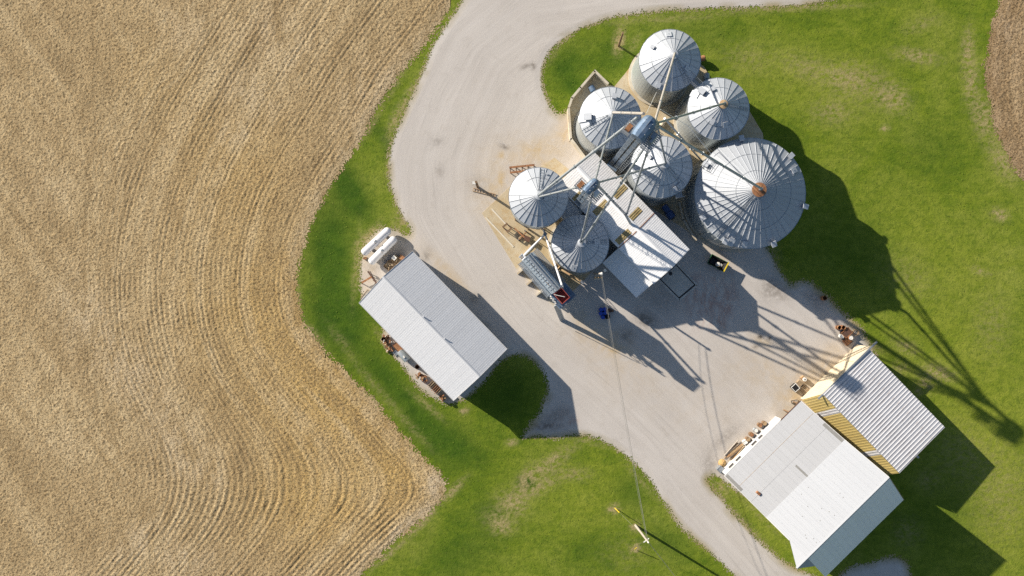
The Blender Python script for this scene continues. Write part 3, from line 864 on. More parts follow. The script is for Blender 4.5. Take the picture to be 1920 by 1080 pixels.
# --- rust streaked barn with the yellow side
rb = thing('ribbed_roof_barn', 'barn with rust streaked ribbed roof, yellow sloping side and cream sliding doors', 'barn', (61.06, -19.69, 0), math.atan2(0.718, -0.696))
BL, BW = 15.5, 9.15
prism_walls(rb, 0.15, BL - 0.25, [(0.15, 0), (0.15, 4.45), (BW - .15, 4.8), (BW - .15, 0)], M['cream'])
roof_slope(rb, 0, BL, -0.05, 4.62, BW, 5.0, M['roof_rusty'], w=0.94, ribs=2, rh=0.04, rw=0.11)
n_pan = 17
yw = BL / n_pan
me_y = panel_mesh('side_panel', yw, BW + 1.95, 1.1, BW + 0.03, 4.93, 2, 0.022, 0.10, M['yellow'])
me_w = panel_mesh('side_panel', yw, BW + 1.95, 1.1, BW + 0.03, 4.93, 2, 0.03, 0.10, M['roof_rusty'])
for k in range(n_pan):
    link('side_panel', me_w if k in (4, 13) else me_y, rb, (k * yw, 0, 0))
prism_walls(rb, 0.1, BL - 0.1, [(BW - .1, 0), (BW - .1, 4.6), (BW + 1.8, 1.05), (BW + 1.8, 0)], M['cream'], 'side_wall')
mb = MB()
mb.beam((BL - 0.1, -1.5, 4.72), (BL - 0.1, BW + .9, 4.86), 0.2, 0.22)
part('door_track', mb, M['galv'], rb)
for k in range(3):
    d0 = -0.5 + k * 3.22
    door = MB()
    door.box((BL - 0.17, d0 + 1.55, 2.3), (0.06, 3.1, 4.5))
    dd = part('sliding_door', door, M['cream'], rb)
    for j in range(8):
        rbm = MB()
        rbm.box((BL - 0.125, d0 + 0.2 + j * 0.385, 2.3), (0.035, 0.06, 4.44))
        part('door_rib', rbm, M['cream'], dd)
mb = MB()
mb.tube((-0.2, 5.4, 3.6), (-1.0, 5.4, 3.7), 0.16, n=10)
part('exhaust_vent', mb, M['white_paint'], rb)

# --- white barn with hay hood
wb = thing('white_barn', 'large white gabled barn with hay hood and long grey lean-to roof', 'barn', (41.38, -16.2, 0), math.atan2(-0.702, -0.712))
WL = 15.3
prism_walls(wb, 0.25, 4.0, [(2.6, 0), (7.1, 0), (12.8, 0), (18.3, 0), (18.3, 6.15), (12.8, 10.05), (7.0, 5.9), (2.6, 3.95)], M['white_paint'])
prism_walls(wb, 4.0, WL - 0.2, [(0.25, 0), (7.1, 0), (12.8, 0), (18.3, 0), (18.3, 6.15), (12.8, 10.05), (7.0, 5.9), (0.25, 2.85)], M['white_paint'])
roof_slope(wb, 0, WL, 0, 3.0, 7.0, 6.2, M['roof_lean'], rh=0.010, rw=0.03)
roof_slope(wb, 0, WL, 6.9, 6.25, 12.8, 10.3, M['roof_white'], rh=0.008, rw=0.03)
roof_slope(wb, 0, WL, 18.6, 6.2, 12.8, 10.3, M['roof_lifted'], rh=0.012, rw=0.03)
ridge_cap(wb, -0.02, WL + 2.0, 12.8, 10.3, 0.69, M['roof_white'], 0.2)
# hay hood: the ridge runs out in a point
hood = MB()
hood.add([(WL, 10.3, 8.58), (WL, 15.2, 8.6), (WL, 12.8, 10.3), (WL + 2.0, 12.8, 10.3), (WL, 10.3, 8.53), (WL, 15.2, 8.55), (WL, 12.8, 10.24), (WL + 2.0, 12.8, 10.24)],
         [(0, 2, 3), (2, 1, 3), (4, 7, 6), (6, 7, 5), (0, 3, 7, 4), (1, 5, 7, 3), (0, 4, 6, 2), (2, 6, 5, 1)])
part('hay_hood', hood, M['roof_white'], wb)
# proud white front wall strip with windows below the low eave
mb = MB()
mb.box((9.4, 0.16, 1.38), (11.4, 0.12, 2.76))
fw = part('front_wall', mb, M['white_paint'], wb)
for k, (xx, ww) in enumerate(((13.55, 0.9), (12.1, 0.95), (8.9, 0.95), (7.6, 0.75))):
    mb = MB()
    mb.box((xx, 0.085, 1.75), (ww, 0.03, 0.8))
    win = part('window', mb, M['dark_gap'], wb)
    fr_ = MB()
    for dz in (-.43, .43):
        fr_.box((xx, 0.065, 1.75 + dz), (ww + .12, 0.05, 0.06))
    for dx in (-1, 1):
        fr_.box((xx + dx * (ww / 2 + .03), 0.065, 1.75), (0.06, 0.05, 0.8))
    part('window_frame', fr_, M['white_paint'], win)
mb = MB()
for xx in (0.4, 2.2):
    mb = MB()
    mb.box((xx, 0.3, 1.42), (0.18, 0.18, 2.84))
    part('bay_post', mb, M['wood_dark'], wb)
trim(wb, (-0.02, -0.04, 2.95), (4.0, -0.04, 2.95), 0.09, 0.16, M['rust_dark'], 'fascia')  # shade under the open eave painted as a dark strip
trim(wb, (4.0, -0.04, 2.95), (WL + .02, -0.04, 2.95), 0.07, 0.12, M['white_paint'], 'fascia')
trim(wb, (WL + .03, 0, 2.95), (WL + .03, 7.0, 6.15), 0.06, 0.16, M['white_paint'], 'barge_board')
trim(wb, (WL + .03, 7.0, 6.2), (WL + .03, 10.3, 8.5), 0.06, 0.16, M['white_paint'], 'barge_board')
trim(wb, (-.03, 6.9, 6.2), (-.03, 12.8, 10.25), 0.06, 0.16, M['white_paint'], 'barge_board')
trim(wb, (-.03, 18.6, 6.15), (-.03, 12.8, 10.25), 0.06, 0.16, M['rust_tan'], 'barge_board')
trim(wb, (-.03, 0, 2.95), (-.03, 7.0, 6.15), 0.06, 0.16, M['white_paint'], 'barge_board')
M['skylight_grey'] = mat_plain('grey_fibreglass', (0.18, 0.18, 0.175), 0.5, 0, 0.15, 2.0)
skylight(wb, 7.1, 0, 3.0, 7.0, 6.2, 0.28, 0.72, 1.0, M['skylight_grey'], 0.01)
skylight(wb, 0.02, 0, 3.0, 7.0, 6.2, 0.5, 0.55, 0.98, M['skylight_grey'], 0.01)
skylight(wb, WL - .5, 0, 3.0, 7.0, 6.2, 0.48, 0.01, 0.38, M['skylight_grey'], 0.01)
mb = MB()
mb.box((13.7, 4.2, 5.1), (0.35, 0.5, 0.5))
part('roof_box', mb, M['rust'], wb)
mb = MB()
mb.tube((15.5, 16.6, 0), (15.5, 16.6, 2.9), 0.06, n=8)
mb.box((15.5, 16.6, 2.95), (0.35, 0.35, 0.12))
part('vent_pipe', mb, M['white_paint'], wb)
for f in (.30, .63):
    trim(wb, (0.1, 7.0 * f, 3.0 + 3.2 * f + .012), (WL - .1, 7.0 * f, 3.0 + 3.2 * f + .012), 0.03, 0.02, M['rust_tan'] if f < .5 else M['roof_lean'], 'lap_seam')
# bird-droppings / loose screws plates on the white slope
sl_n = Vector((0, -(10.3 - 6.25), 12.8 - 6.9)).normalized()
for k in range(14):
    f, xx = random.uniform(.08, .92), random.uniform(.6, WL - .6)
    mb = MB()
    c = Vector((xx, 6.9 + 5.9 * f, 6.25 + 4.05 * f)) + sl_n * 0.03
    mb.box(c, (0.09, 0.10, 0.03), rx=math.atan2(4.05, 5.9))
    part('roof_patch', mb, M['skylight_grey'], wb)

# ------------------------------------------------------------------ grain bins
def grain_bin(label, px, py, r, he, ha, nseg, mat, wallmat, ladder=None, vents=(), hatches=(), z0=0.0, hopper=False, cap_mat=None, cap_r=0.55,
              rib=(0.055, 0.07), group='round grain bins'):
    """px, py: eave centre in the photograph at eave height"""
    c = W(px, py, he)
    t = thing('grain_bin', label, 'grain bin', (c.x, c.y, 0), 0, group)
    # corrugated wall
    prof = []
    zb = z0 if not hopper else 4.2
    z = zb
    k = 0
    while z < he - 0.05:
        prof.append((r + (0.018 if k % 2 else 0.0), z))
        z += 0.11
        k += 1
    prof.append((r, he))
    mb = MB()
    mb.lathe(prof, 56)
    part('wall', mb, wallmat, t, smooth=False)
    ns = max(8, int(r * 4))
    if r > 6:
        me = MB().box((0, 0, (he + 0.3) / 2), (0.08, 0.10, he - 0.3)).mesh('stiffener', wallmat)
        for i in range(32):
            a = 2 * math.pi * i / 32
            link('stiffener', me, t, ((r + .05) * math.cos(a), (r + .05) * math.sin(a), 0), (0, 0, a))
    # roof panels
    re = r * 1.035
    sl = (ha - he) / re
    zr = lambda rr: ha - sl * rr
    da = 2 * math.pi / nseg
    h = da / 2 * 0.992
    p = MB()
    a1, a2 = -h, h
    P = lambda rr, a, dz: (rr * math.cos(a), rr * math.sin(a), zr(rr) + dz)
    r1 = cap_r * 0.8
    p.add([P(r1, a1, 0), P(re, a1, 0), P(re, a2, 0), P(r1, a2, 0), P(r1, a1, -.02), P(re, a1, -.02), P(re, a2, -.02), P(r1, a2, -.02)],
          [(0, 1, 2, 3), (4, 7, 6, 5), (0, 4, 5, 1), (1, 5, 6, 2), (2, 6, 7, 3), (3, 7, 4, 0)])
    # raised seam along one edge
    w, hh = rib
    ca, sa = math.cos(a2), math.sin(a2)
    tv = Vector((-sa, ca, 0))
    i_, o_ = Vector(P(r1, a2, 0)), Vector(P(re, a2, 0))
    up = Vector((0, 0, hh))
    w0 = w * 0.6
    p.add([i_ - tv * w0, o_ - tv * w, o_ + tv * w * 0.1, i_ + tv * w0 * 0.1, i_ - tv * w0 * .7 + up * .7, o_ - tv * w * .7 + up, o_ - tv * w * .2 + up, i_ - tv * w0 * .2 + up * .7],
          [(4, 5, 6, 7), (0, 1, 5, 4), (1, 2, 6, 5), (2, 3, 7, 6), (3, 0, 4, 7)])
    pm = p.mesh('roof_panel', mat)
    pm.materials.append(M['rib'] if r < 6 else M['bin'])
    for q_ in pm.polygons:
        if q_.index >= 6:
            q_.material_index = 1
    for i in range(nseg):
        link('roof_panel', pm, t, (0, 0, 0), (0, 0, i * da + 0.06))
    # eave ring, purlin ring, peak cap
    mb = MB()
    mb.lathe([(re - .02, zr(re) - .10), (re + .03, zr(re) - .10), (re + .03, zr(re) + .03), (re - .02, zr(re) + .03), (re - .02, zr(re) - .10)], 56)
    part('eave_ring', mb, wallmat, t)
    for fr in ((0.64,) if r < 6 else (0.36, 0.68)):
        mb = MB()
        rr = re * fr
        mb.lathe([(rr - .03, zr(rr) + .01), (rr - .02, zr(rr) + .05), (rr + .02, zr(rr) + .03), (rr + .03, zr(rr) - .01)], nseg * 2)
        part('purlin_ring', mb, M['galv'], t)
    mb = MB()
    zc = zr(cap_r)
    mb.lathe([(cap_r, zc - .05), (cap_r, zc + 0.28), (cap_r * 1.08, zc + .28), (cap_r * 1.08, zc + .33), (0.12, zc + 0.47), (0.12, zc + .62), (0.0, zc + .62)], 24)
    part('peak_cap', mb, cap_mat or M['bin'], t)
    # roof ladder
    if ladder is not None:
        rails = MB()
        a = R(ladder)
        d = Vector((math.cos(a), math.sin(a), 0))
        s = Vector((-math.sin(a), math.cos(a), 0)) * 0.22
        A = d * (cap_r + .1) + Vector((0, 0, zr(cap_r + .1) + .13))
        B = d * (re - .1) + Vector((0, 0, zr(re - .1) + .13))
        rails.beam(A + s, B + s, 0.05)
        rails.beam(A - s, B - s, 0.05)
        n = int((B - A).length / 0.42)
        for i in range(n):
            q = A.lerp(B, (i + .5) / n)
            rails.beam(q + s, q - s, 0.045)
        part('roof_ladder', rails, M['galv'], t)
    for an, fr, sc in vents:
        a = R(an)
        rr = re * fr
        d = Vector((math.cos(a), math.sin(a), 0))
        v = MB()
        q = Vector((rr * math.cos(a), rr * math.sin(a), zr(rr)))
        v.box(q + Vector((0, 0, .18)) * sc, (0.50 * sc, 0.50 * sc, 0.42 * sc), a)
        v.box(q + Vector((0, 0, .42)) * sc + d * 0.12 * sc, (0.72 * sc, 0.62 * sc, 0.14 * sc), a, ry=0.25)
        part('roof_vent', v, M['bin'], t)
    for an, fr, sc in hatches:
        a = R(an)
        rr = re * fr
        q = Vector((rr * math.cos(a), rr * math.sin(a), zr(rr)))
        v = MB()
        v.box(q + Vector((0, 0, .07)), (0.95 * sc, 0.75 * sc, 0.16), a, ry=math.atan(sl))
        hh_ = part('roof_hatch', v, M['bin'], t)
        v = MB()
        v.box(q + Vector((0, 0, .17)), (0.25 * sc, 0.06, 0.06), a, ry=math.atan(sl))
        part('hatch_handle', v, M['galv'], hh_)
    if hopper:
        mb = MB()
        mb.lathe([(r, 4.25), (0.35, 1.3), (0.3, 1.3), (r - .05, 4.25)], 40)
        part('hopper', mb, wallmat, t)
        leg = MB().box((r - .05, 0, 2.15), (0.16, 0.16, 4.3)).mesh('leg', M['rust_tan'])
        for i in range(10):
            link('leg', leg, t, (0, 0, 0), (0, 0, 2 * math.pi * i / 10))
        rg = MB().lathe([(r - .13, 4.1), (r + .05, 4.1), (r + .05, 4.35), (r - .13, 4.35), (r - .13, 4.1)], 40)
        part('hopper_ring', rg, M['galv'], t)
    else:
        mb = MB()
        mb.lathe([(0, 0.0), (r + .4, 0.0), (r + .4, 0.22), (r - .1, 0.24), (0, .24)], 48)
        part('foundation', mb, M['concrete'], t)
    return t, Vector((c.x, c.y, ha + 0.55))


def az(px1, py1, px0, py0):
    return math.degrees(math.atan2(-(py1 - py0), px1 - px0))


bins = {}
_, bins['B1'] = grain_bin('silver grain bin farthest from the sheds, at the top of the cluster beside the lawn', 1256, 113, 4.1, 7.8, 10.35, 26, M['bin'], M['wall_steel'], ladder=-52,
                          vents=((150, .68, .8), (-115, .9, 1.0)), hatches=((95, .8, 1.0), (-35, .6, .8)))
_, bins['B2'] = grain_bin('silver grain bin with brown peak cap between the largest bin and topmost bin', 1347, 204, 4.1, 7.8, 10.35, 26, M['bin'], M['wall_steel'], ladder=-2,
                          vents=((140, .75, 1.3), (115, .6, .8), (-120, .55, .9)), hatches=((150, .9, 1.2), (-75, .6, .9)), cap_mat=M['rust_tan'])
_, bins['B3'] = grain_bin('silver grain bin half shaded by the tall elevator, inside the low concrete wall', 1144, 221, 4.1, 7.8, 10.35, 26, M['bin'], M['wall_steel'], ladder=205,
                          vents=((82, .60, 1.0), (182, .72, 1.5)), hatches=((-100, .85, 1.2), (183, .9, 1.2)))
_, bins['B4'] = grain_bin('bright silver grain bin touching the ribbed roof, crossed by several pipes', 1240, 313, 4.1, 7.8, 10.35, 26, M['bin'], M['wall_steel'], ladder=-40,
                          vents=((-62, .82, .9), (150, .5, .8)), hatches=((-48, .85, .9),))
_, bins['BIG'] = grain_bin('largest grain bin of all, with dense raised roof ribs and rusty peak', 1406.5, 362.5, 7.4, 7.0, 11.0, 46, M['bin_big'], M['wall_steel'], ladder=232,
                           vents=((100, .98, 1.1), (43, .96, 1.1), (-14, .99, 1.1), (-66, .99, 1.1), (-118, .97, 1.1), (-153, .96, 1.1), (148, .95, 1.1)),
                           hatches=((28, .86, 1.0), (-112, .95, 1.2), (-97, .93, 1.0)), cap_mat=M['rust'], cap_r=0.9, rib=(0.06, 0.11))
_, bins['B5'] = grain_bin('raised silver hopper bin on legs beside the long grain dryer pad', 1009.5, 369.5, 3.88, 9.2, 11.1, 28, M['bin'], M['wall_steel'], ladder=84,
                          vents=((70, .8, .4),), hatches=((-25, .25, .6),), hopper=True)
_, bins['B6'] = grain_bin('dull silver grain bin shaded by the hopper bin, next to the grain dryer', 1088, 457, 3.88, 5.7, 7.85, 34, M['bin'], M['wall_steel'], ladder=5,
                          hatches=((-105, .88, 1.0), (5, .55, .9)), rib=(0.06, 0.07))


# ------------------------------------------------------------------ spouts
def spout(label, a, b, r, mat=None, collars=3, elbow=None):
    a, b = Vector(a), Vector(b)
    t = thing('grain_spout', label, 'grain spout', tuple(b), 0, 'pipes running down from the elevators')
    o = b
    mb = MB()
    mb.tube(a - o, Vector((0, 0, 0)), r, n=12)
    part('pipe', mb, mat or M['galv'], t, smooth=True)
    for k in range(collars):
        q = a.lerp(b, (k + 1) / (collars + 1))
        d = (b - a).normalized() * 0.06
        mb = MB()
        mb.tube(q - d - o, q + d - o, r * 1.45, n=12)
        part('collar', mb, M['galv'], t)
    mb = MB()
    if elbow is not None:
        mb.tube((0, 0, 0), Vector(elbow) - o, r * 1.15, n=10)
        mb.lathe([(r * 1.4, -.12), (r * 1.4, .12)], 10)
    else:
        mb.tube((0, 0, 0.1), (0, 0, -0.55), r * 1.3, n=10)
    part('end_chute', mb, M['galv'], t)
    return t


MT = Vector((14.77, 17.84, 0))     # main elevator foot
ST = Vector((9.27, 11.94, 0))      # small elevator foot
MD = Vector((16.2, 18.7, 24.4))    # main distributor
SD = Vector((9.75, 12.35, 21.2))   # small distributor


def toward(c, tgt, d=0.55, dz=0.0):
    v = Vector((tgt.x - c.x, tgt.y - c.y, 0)).normalized() * d
    return c + v + Vector((0, 0, dz))


spout('long grey pipe from the tall blue elevator to the topmost bin', toward(MD, bins['B1']), bins['B1'], 0.146, M['galv_rust'], 3)
spout('long grey pipe from the tall blue elevator to the brown streaked bin', toward(MD, bins['B2']), bins['B2'], 0.146)
spout('long dark pipe from the tall blue elevator to the rusty peak of the largest bin', toward(MD, bins['BIG']), bins['BIG'] + Vector((0, 0, .15)), 0.163, None, 4)
spout('short pipe from the tall blue elevator to the bright bin below it', toward(MD, bins['B4']), bins['B4'], 0.129, None, 1)
spout('rusty orange pipe from the tall blue elevator to the half shaded bin', W(1207, 213, 24.8), bins['B3'], 0.172, M['galv_rust'], 2)
spout('longest pale pipe, from the tall blue elevator over the ribbed roof to the hopper bin', W(1195, 220, 25.0), bins['B5'], 0.172, None, 4)
spout('grey pipe from the tall blue elevator to the shaded bin by the dryer', W(1222, 256, 23.8), bins['B6'], 0.146, None, 4)
JN = W(1172, 401, 8.2)
spout('grey pipe from the tall blue elevator down to the loading elbow on the ribbed roof', W(1226, 248, 23.8), JN + Vector((.25, 0.1, 0)), 0.146, None, 3)
spout('pale pipe from the small elevator to the hopper bin', toward(SD, bins['B5']), bins['B5'] + Vector((0.1, -.25, 0)), 0.129)
spout('dark pipe from the small elevator to the bright bin', toward(SD, bins['B4']), bins['B4'] + Vector((-.2, -.1, 0)), 0.129)
spout('thin pipe from the small elevator up to the half shaded bin', toward(SD, bins['B3']), bins['B3'] + Vector((-.05, -.3, 0)), 0.120)
spout('pale pipe from the small elevator to the shaded bin by the dryer', toward(SD, bins['B6'], .5), bins['B6'] + Vector((-.2, .15, 0)), 0.138)
spout('dark pipe from the small elevator to the loading elbow on the ribbed roof', toward(SD, JN), JN, 0.163, None, 3, elbow=JN + Vector((1.0, -1.2, -1.6)))
DR_T = W(1054, 536, 9.9)
spout('white pipe rising from beside the hopper bin to the red top of the dryer', W(1019, 430, 3.6), DR_T, 0.146, M['tank'], 2, elbow=DR_T + Vector((.1, -.25, -.5)))
spout('grey pipe ending on the tan apron between the bright bin and the largest bin', W(1246, 222, 11.5), W(1317, 303, 0.6), 0.129, None, 2)


# ------------------------------------------------------------------ bucket elevators
def rail_box(mb, c, sx, sy, z, h, rz):
    """a guard rail round a platform, centre c"""
    m = Matrix.Translation(c) @ Matrix.Rotation(rz, 4, 'Z')
    cs = [m @ Vector((x * sx / 2, y * sy / 2, z)) for x, y in ((-1, -1), (1, -1), (1, 1), (-1, 1))]
    up = Vector((0, 0, h))
    for i in range(4):
        a, b = cs[i], cs[(i + 1) % 4]
        mb.beam(a + up, b + up, 0.05)
        mb.beam(a + up * .5, b + up * .5, 0.04)
        n = max(1, int((b - a).length / 0.9))
        for k in range(n):
            q = a.lerp(b, k / n)
            mb.beam(q, q + up, 0.05)


def elevator(name, label, foot, H, rz, w, d, head_l, head_w, mat, dist, big=True):
    t = thing(name, label, 'bucket elevator', tuple(foot), rz, 'bucket elevators')
    # local x runs along the head (towards its discharge), y across
    for s in (-1, 1):
        mb = MB()
        mb.box((0, s * (w / 2 - w * .22), H / 2), (d, w * .40, H - 1.2))
        tk = part('trunking', mb, M['blue_pale'], t)
        for z in range(3, int(H) - 1, 3):
            f = MB()
            f.box((0, s * (w / 2 - w * .22), z), (d + .1, w * .40 + .1, 0.09))
            part('flange', f, M['galv'], tk)
    mb = MB()
    mb.box((0, 0, 0.75), (d * 2.0, w * 1.25, 1.5))
    part('boot', mb, mat, t)
    # head hood: half round top along x with a rounded discharge end
    hl, hw = head_l, head_w
    zb = H - 1.3
    prof = [(-hw / 2, 0), (-hw / 2, .55)] + [(-hw / 2 * math.cos(a), .55 + hw * .42 * math.sin(a)) for a in (R(30), R(60), R(90), R(120), R(150))] + [(hw / 2, .55), (hw / 2, 0)]
    xs = [(-hl * .52, .80), (-hl * .40, 1.0), (0, 1.0), (hl * .18, 1.0), (hl * .30, .93), (hl * .40, .78), (hl * .46, .5), (hl * .48, .15)]
    n = len(prof)
    hd = MB()
    vv = []
    for x, s in xs:
        vv += [(x, y * s, zb + (z if z <= .55 else .55 + (z - .55) * s)) for y, z in prof]
    ff = []
    for i in range(len(xs) - 1):
        for k in range(n - 1):
            ff.append((i * n + k, i * n + k + 1, (i + 1) * n + k + 1, (i + 1) * n + k))
        ff.append((i * n + n - 1, i * n, (i + 1) * n, (i + 1) * n + n - 1))
    ff.append(tuple(range(n)))
    ff.append(tuple(reversed([(len(xs) - 1) * n + k for k in range(n)])))
    ff = [tuple(reversed(q)) for q in ff]
    hd.add(vv, ff)
    head = part('head_hood', hd, mat, t)
    sm = MB()
    sm.beam((-hl * .5, 0, zb + .57 + hw * .42 * .8), (hl * .28, 0, zb + .57 + hw * .42), 0.06)
    for xx in (-.3, 0, .2):
        for s in (-1, 1):
            sm.beam((hl * xx, s * hw * .5, zb + .5), (hl * xx, s * hw * .26, zb + .55 + hw * .38), 0.05)
    part('head_seam', sm, M['galv'], head)
    # distributor below the head and its drop chute
    m3 = Matrix.Rotation(-rz, 3, 'Z')
    dl = m3 @ (dist - foot)
    mb = MB()
    mb.lathe([(0.0, .9), (.28, .85), (.55, .3), (.75, -.1), (.75, -.5), (.4, -.8), (0, -.8)], 16, c=tuple(dl))
    mb.tube(dl + Vector((0, 0, .8)), (hl * .32, 0, zb + .2), 0.3, n=10)
    part('distributor', mb, M['galv'], t)
    # drive platform to one side, service platform to the other
    for (cx, cy, sx, sy, z, nm) in ((-hl * .22, -hw * .5 - .62, hl * .85, 1.2, zb - .5, 'drive_platform'), (-hl * .3, hw * .5 + .5, hl * .6, 0.95, zb - .9, 'service_platform')):
        pl = MB()
        nb = int(sx / 0.22)
        for k in range(nb):
            pl.box((cx - sx / 2 + (k + .5) * sx / nb, cy, z), (sx / nb * .7, sy, 0.05))
        pl.box((cx, cy - sy / 2, z - .03), (sx, .08, .12))
        pl.box((cx, cy + sy / 2, z - .03), (sx, .08, .12))
        pp = part(nm, pl, M['galv'], t)
        rl = MB()
        rail_box(rl, Vector((cx, cy, 0)), sx, sy, z, 1.05, 0)
        part('guard_rail', rl, M['galv'], pp)
    mo = MB()
    mo.tube((-hl * .32, -hw * .5 - .6, zb + .1), (hl * .05, -hw * .5 - .6, zb + .1), 0.27, n=12)
    mo.box((-hl * .05, -hw * .5 - .45, zb + .05), (0.6, 0.5, 0.7))
    part('drive_motor', mo, M['ceramic'] if not big else M['galv'], t)
    mo = MB()
    mo.box((-hl * .3, hw * .5 + .5, zb - .5), (0.8, 0.55, 0.6))
    part('belt_guard', mo, M['rust'], t)
    # caged ladder up the trunking
    ld = MB()
    x0 = -d / 2 - .25 if big else -d / 2 - .2
    y0 = -w / 2 - .12
    for s in (-.2, .2):
        ld.beam((x0 + s, y0, 0.3), (x0 + s, y0, H - 2.2), 0.05)
    for k in range(int((H - 3) / 0.35)):
        ld.beam((x0 - .2, y0, .6 + k * .35), (x0 + .2, y0, .6 + k * .35), 0.035)
    lad = part('ladder', ld, M['galv'], t)
    cg = MB()
    for k in range(int((H - 6) / 1.2)):
        z = 3 + k * 1.2
        pts = [Vector((x0 + .36 * math.cos(a), y0 - .36 + .36 * math.sin(a), z)) for a in (R(60), R(0), R(-60), R(-120), R(-180), R(-240))]
        cg.path(pts, 0.02, 5)
    for a in (R(0), R(-60), R(-120), R(-180)):
        cg.beam((x0 + .36 * math.cos(a), y0 - .36 + .36 * math.sin(a), 3), (x0 + .36 * math.cos(a), y0 - .36 + .36 * math.sin(a), H - 2.2), 0.03)
    part('ladder_cage', cg, M['galv'], lad)
    return t


elevator('bucket_elevator', 'tall blue elevator tower whose pipes fan out over the silver bins', MT, 27.9, R(52), 1.35, 0.55, 2.9, 1.8, M['blue_steel'], MD)
elevator('bucket_elevator', 'smaller blue grey elevator standing through the ribbed roof by the hopper bin', ST, 23.6, R(46), 0.95, 0.42, 2.0, 1.05, M['blue_steel'], SD, big=False)

# ------------------------------------------------------------------ grain dryer
dc = W(1017, 512, 9.5)
dr = thing('grain_dryer', 'tall blue grey grain dryer with red hopper end on a cream concrete pad', 'grain dryer', (dc.x, dc.y, 0), math.atan2(-0.758, 0.652))
M['dryer'] = mat_metal('dryer_sheet', (0.42, 0.49, 0.55), 0.45, 0.4, 0.10, 0.3)
for i, (hw, z0, z1) in enumerate(((1.25, 0.7, 3.5), (0.95, 3.5, 6.4))):
    for k in range(3):
        mb = MB()
        mb.box((-2.07 + k * 2.07, 0, (z0 + z1) / 2), (2.05, hw * 2, z1 - z0 - .02))
        m_ = part('drying_module', mb, M['dryer'], dr)
        rb_ = MB()
        for j in range(5):
            rb_.box((-2.07 + k * 2.07 - .9 + j * .45, 0, (z0 + z1) / 2), (0.06, hw * 2 + .06, z1 - z0 - .1))
        part('module_rib', rb_, M['galv'], m_)
for k in range(6):
    x = -2.6 + k * 1.04
    mb = MB()
    mb.add([(x - .51, -.72, 6.4), (x + .51, -.72, 6.4), (x + .51, -.72, 9.0), (x + .51, 0, 9.45), (x - .51, 0, 9.45), (x - .51, -.72, 9.0),
            (x - .51, .72, 6.4), (x + .51, .72, 6.4), (x + .51, .72, 9.0), (x - .51, .72, 9.0)],
           [(0, 1, 2, 5), (5, 2, 3, 4), (4, 3, 8, 9), (7, 6, 9, 8), (1, 7, 8, 3, 2), (6, 0, 5, 4, 9)])
    tp = part('top_section', mb, M['dryer'], dr)
    if k in (1, 2, 4):
        mb = MB()
        mb.box((x, -.40, 9.24), (0.55, 0.14, 0.05), rx=R(32))
        part('inspection_slot', mb, M['rust_tan'] if k == 4 else M['dark_gap'], tp)
for k in range(13):
    x = -3.0 + k * .5
    mb = MB()
    for s_ in (-1, 1):
        mb.beam((x, s_ * .74, 9.02), (x, s_ * .1, 9.45), 0.06, 0.05)
    part('roof_rib', mb, M['galv'], dr)
for s_ in (-1, 1):
    mb = MB()
    mb.beam((-3.1, s_ * .45, 9.28), (3.1, s_ * .45, 9.28), 0.10, 0.06)
    part('roof_band', mb, M['wall_steel'], dr)
mb = MB()
mb.beam((-3.12, 0, 9.48), (3.1, 0, 9.48), 0.30, 0.16)
part('fill_auger', mb, M['galv'], dr)
# catwalks both sides with rails
for s, z in ((-1, 6.45), (1, 3.55)):
    yy = s * (0.95 if z > 5 else 1.25) 
    cw = MB()
    for k in range(28):
        cw.box((-3.0 + k * .22, yy + s * .35, z), (0.15, 0.7, 0.05))
    cp = part('catwalk', cw, M['galv'], dr)
    rl = MB()
    a, b = Vector((-3.1, yy + s * .7, z)), Vector((3.1, yy + s * .7, z))
    for h in (.5, 1.05):
        rl.beam(a + Vector((0, 0, h)), b + Vector((0, 0, h)), 0.05)
    for k in range(7):
        q = a.lerp(b, k / 6)
        rl.beam(q, q + Vector((0, 0, 1.05)), 0.05)
    part('guard_rail', rl, M['galv'], cp)
# three concrete buttresses on the south-west side
for k in range(3):
    x = -2.2 + k * 2.1
    mb = MB()
    mb.add([(x - .12, -1.25, 0.1), (x + .12, -1.25, .1), (x + .12, -2.5, .1), (x - .12, -2.5, .1), (x - .12, -1.25, 2.4), (x + .12, -1.25, 2.4)],
           [(0, 3, 2, 1), (4, 5, 2, 3), (0, 4, 3), (1, 2, 5), (0, 1, 5, 4)])
    part('buttress', mb, M['concrete'], dr)
# red hopper and work platform at the end
mb = MB()
w_ = .08
for (cx, cy, sx, sy) in ((4.05, -.66, 1.7, w_), (4.05, .66, 1.7, w_), (3.2, 0, w_, 1.38), (4.9, 0, w_, 1.38)):
    mb.box((cx, cy, 8.6), (sx, sy, 1.3))
mb.box((4.05, 0, 8.25), (1.7, 1.3, .08))
part('red_hopper', mb, M['red'], dr)
mb = MB()
mb.box((4.2, 0.1, 3.0), (2.1, 2.6, 3.6))
part('burner_housing', mb, M['dryer'], dr)
mb = MB()
mb.box((4.25, .2, 5.0), (2.5, 3.0, 0.07))
ep = part('end_platform', mb, M['blue_steel'], dr)
rl = MB()
rail_box(rl, Vector((4.25, .2, 0)), 2.5, 3.0, 5.0, 1.05, 0)
part('guard_rail', rl, M['galv'], ep)
mb = MB()
for k in range(6):
    mb.tube((3.25 + .22 * k, -1.15 - .1 * (k % 2), 6.4), (3.25 + .22 * k, -1.15 - .1 * (k % 2), 7.2 + .25 * (k % 3)), 0.09, n=8)
mb.beam((3.1, -1.1, 7.0), (4.6, -1.1, 7.0), 0.1)
mb.beam((3.2, -.7, 9.3), (4.4, .2, 9.3), 0.07)
part('gas_train', mb, M['ceramic'], dr)
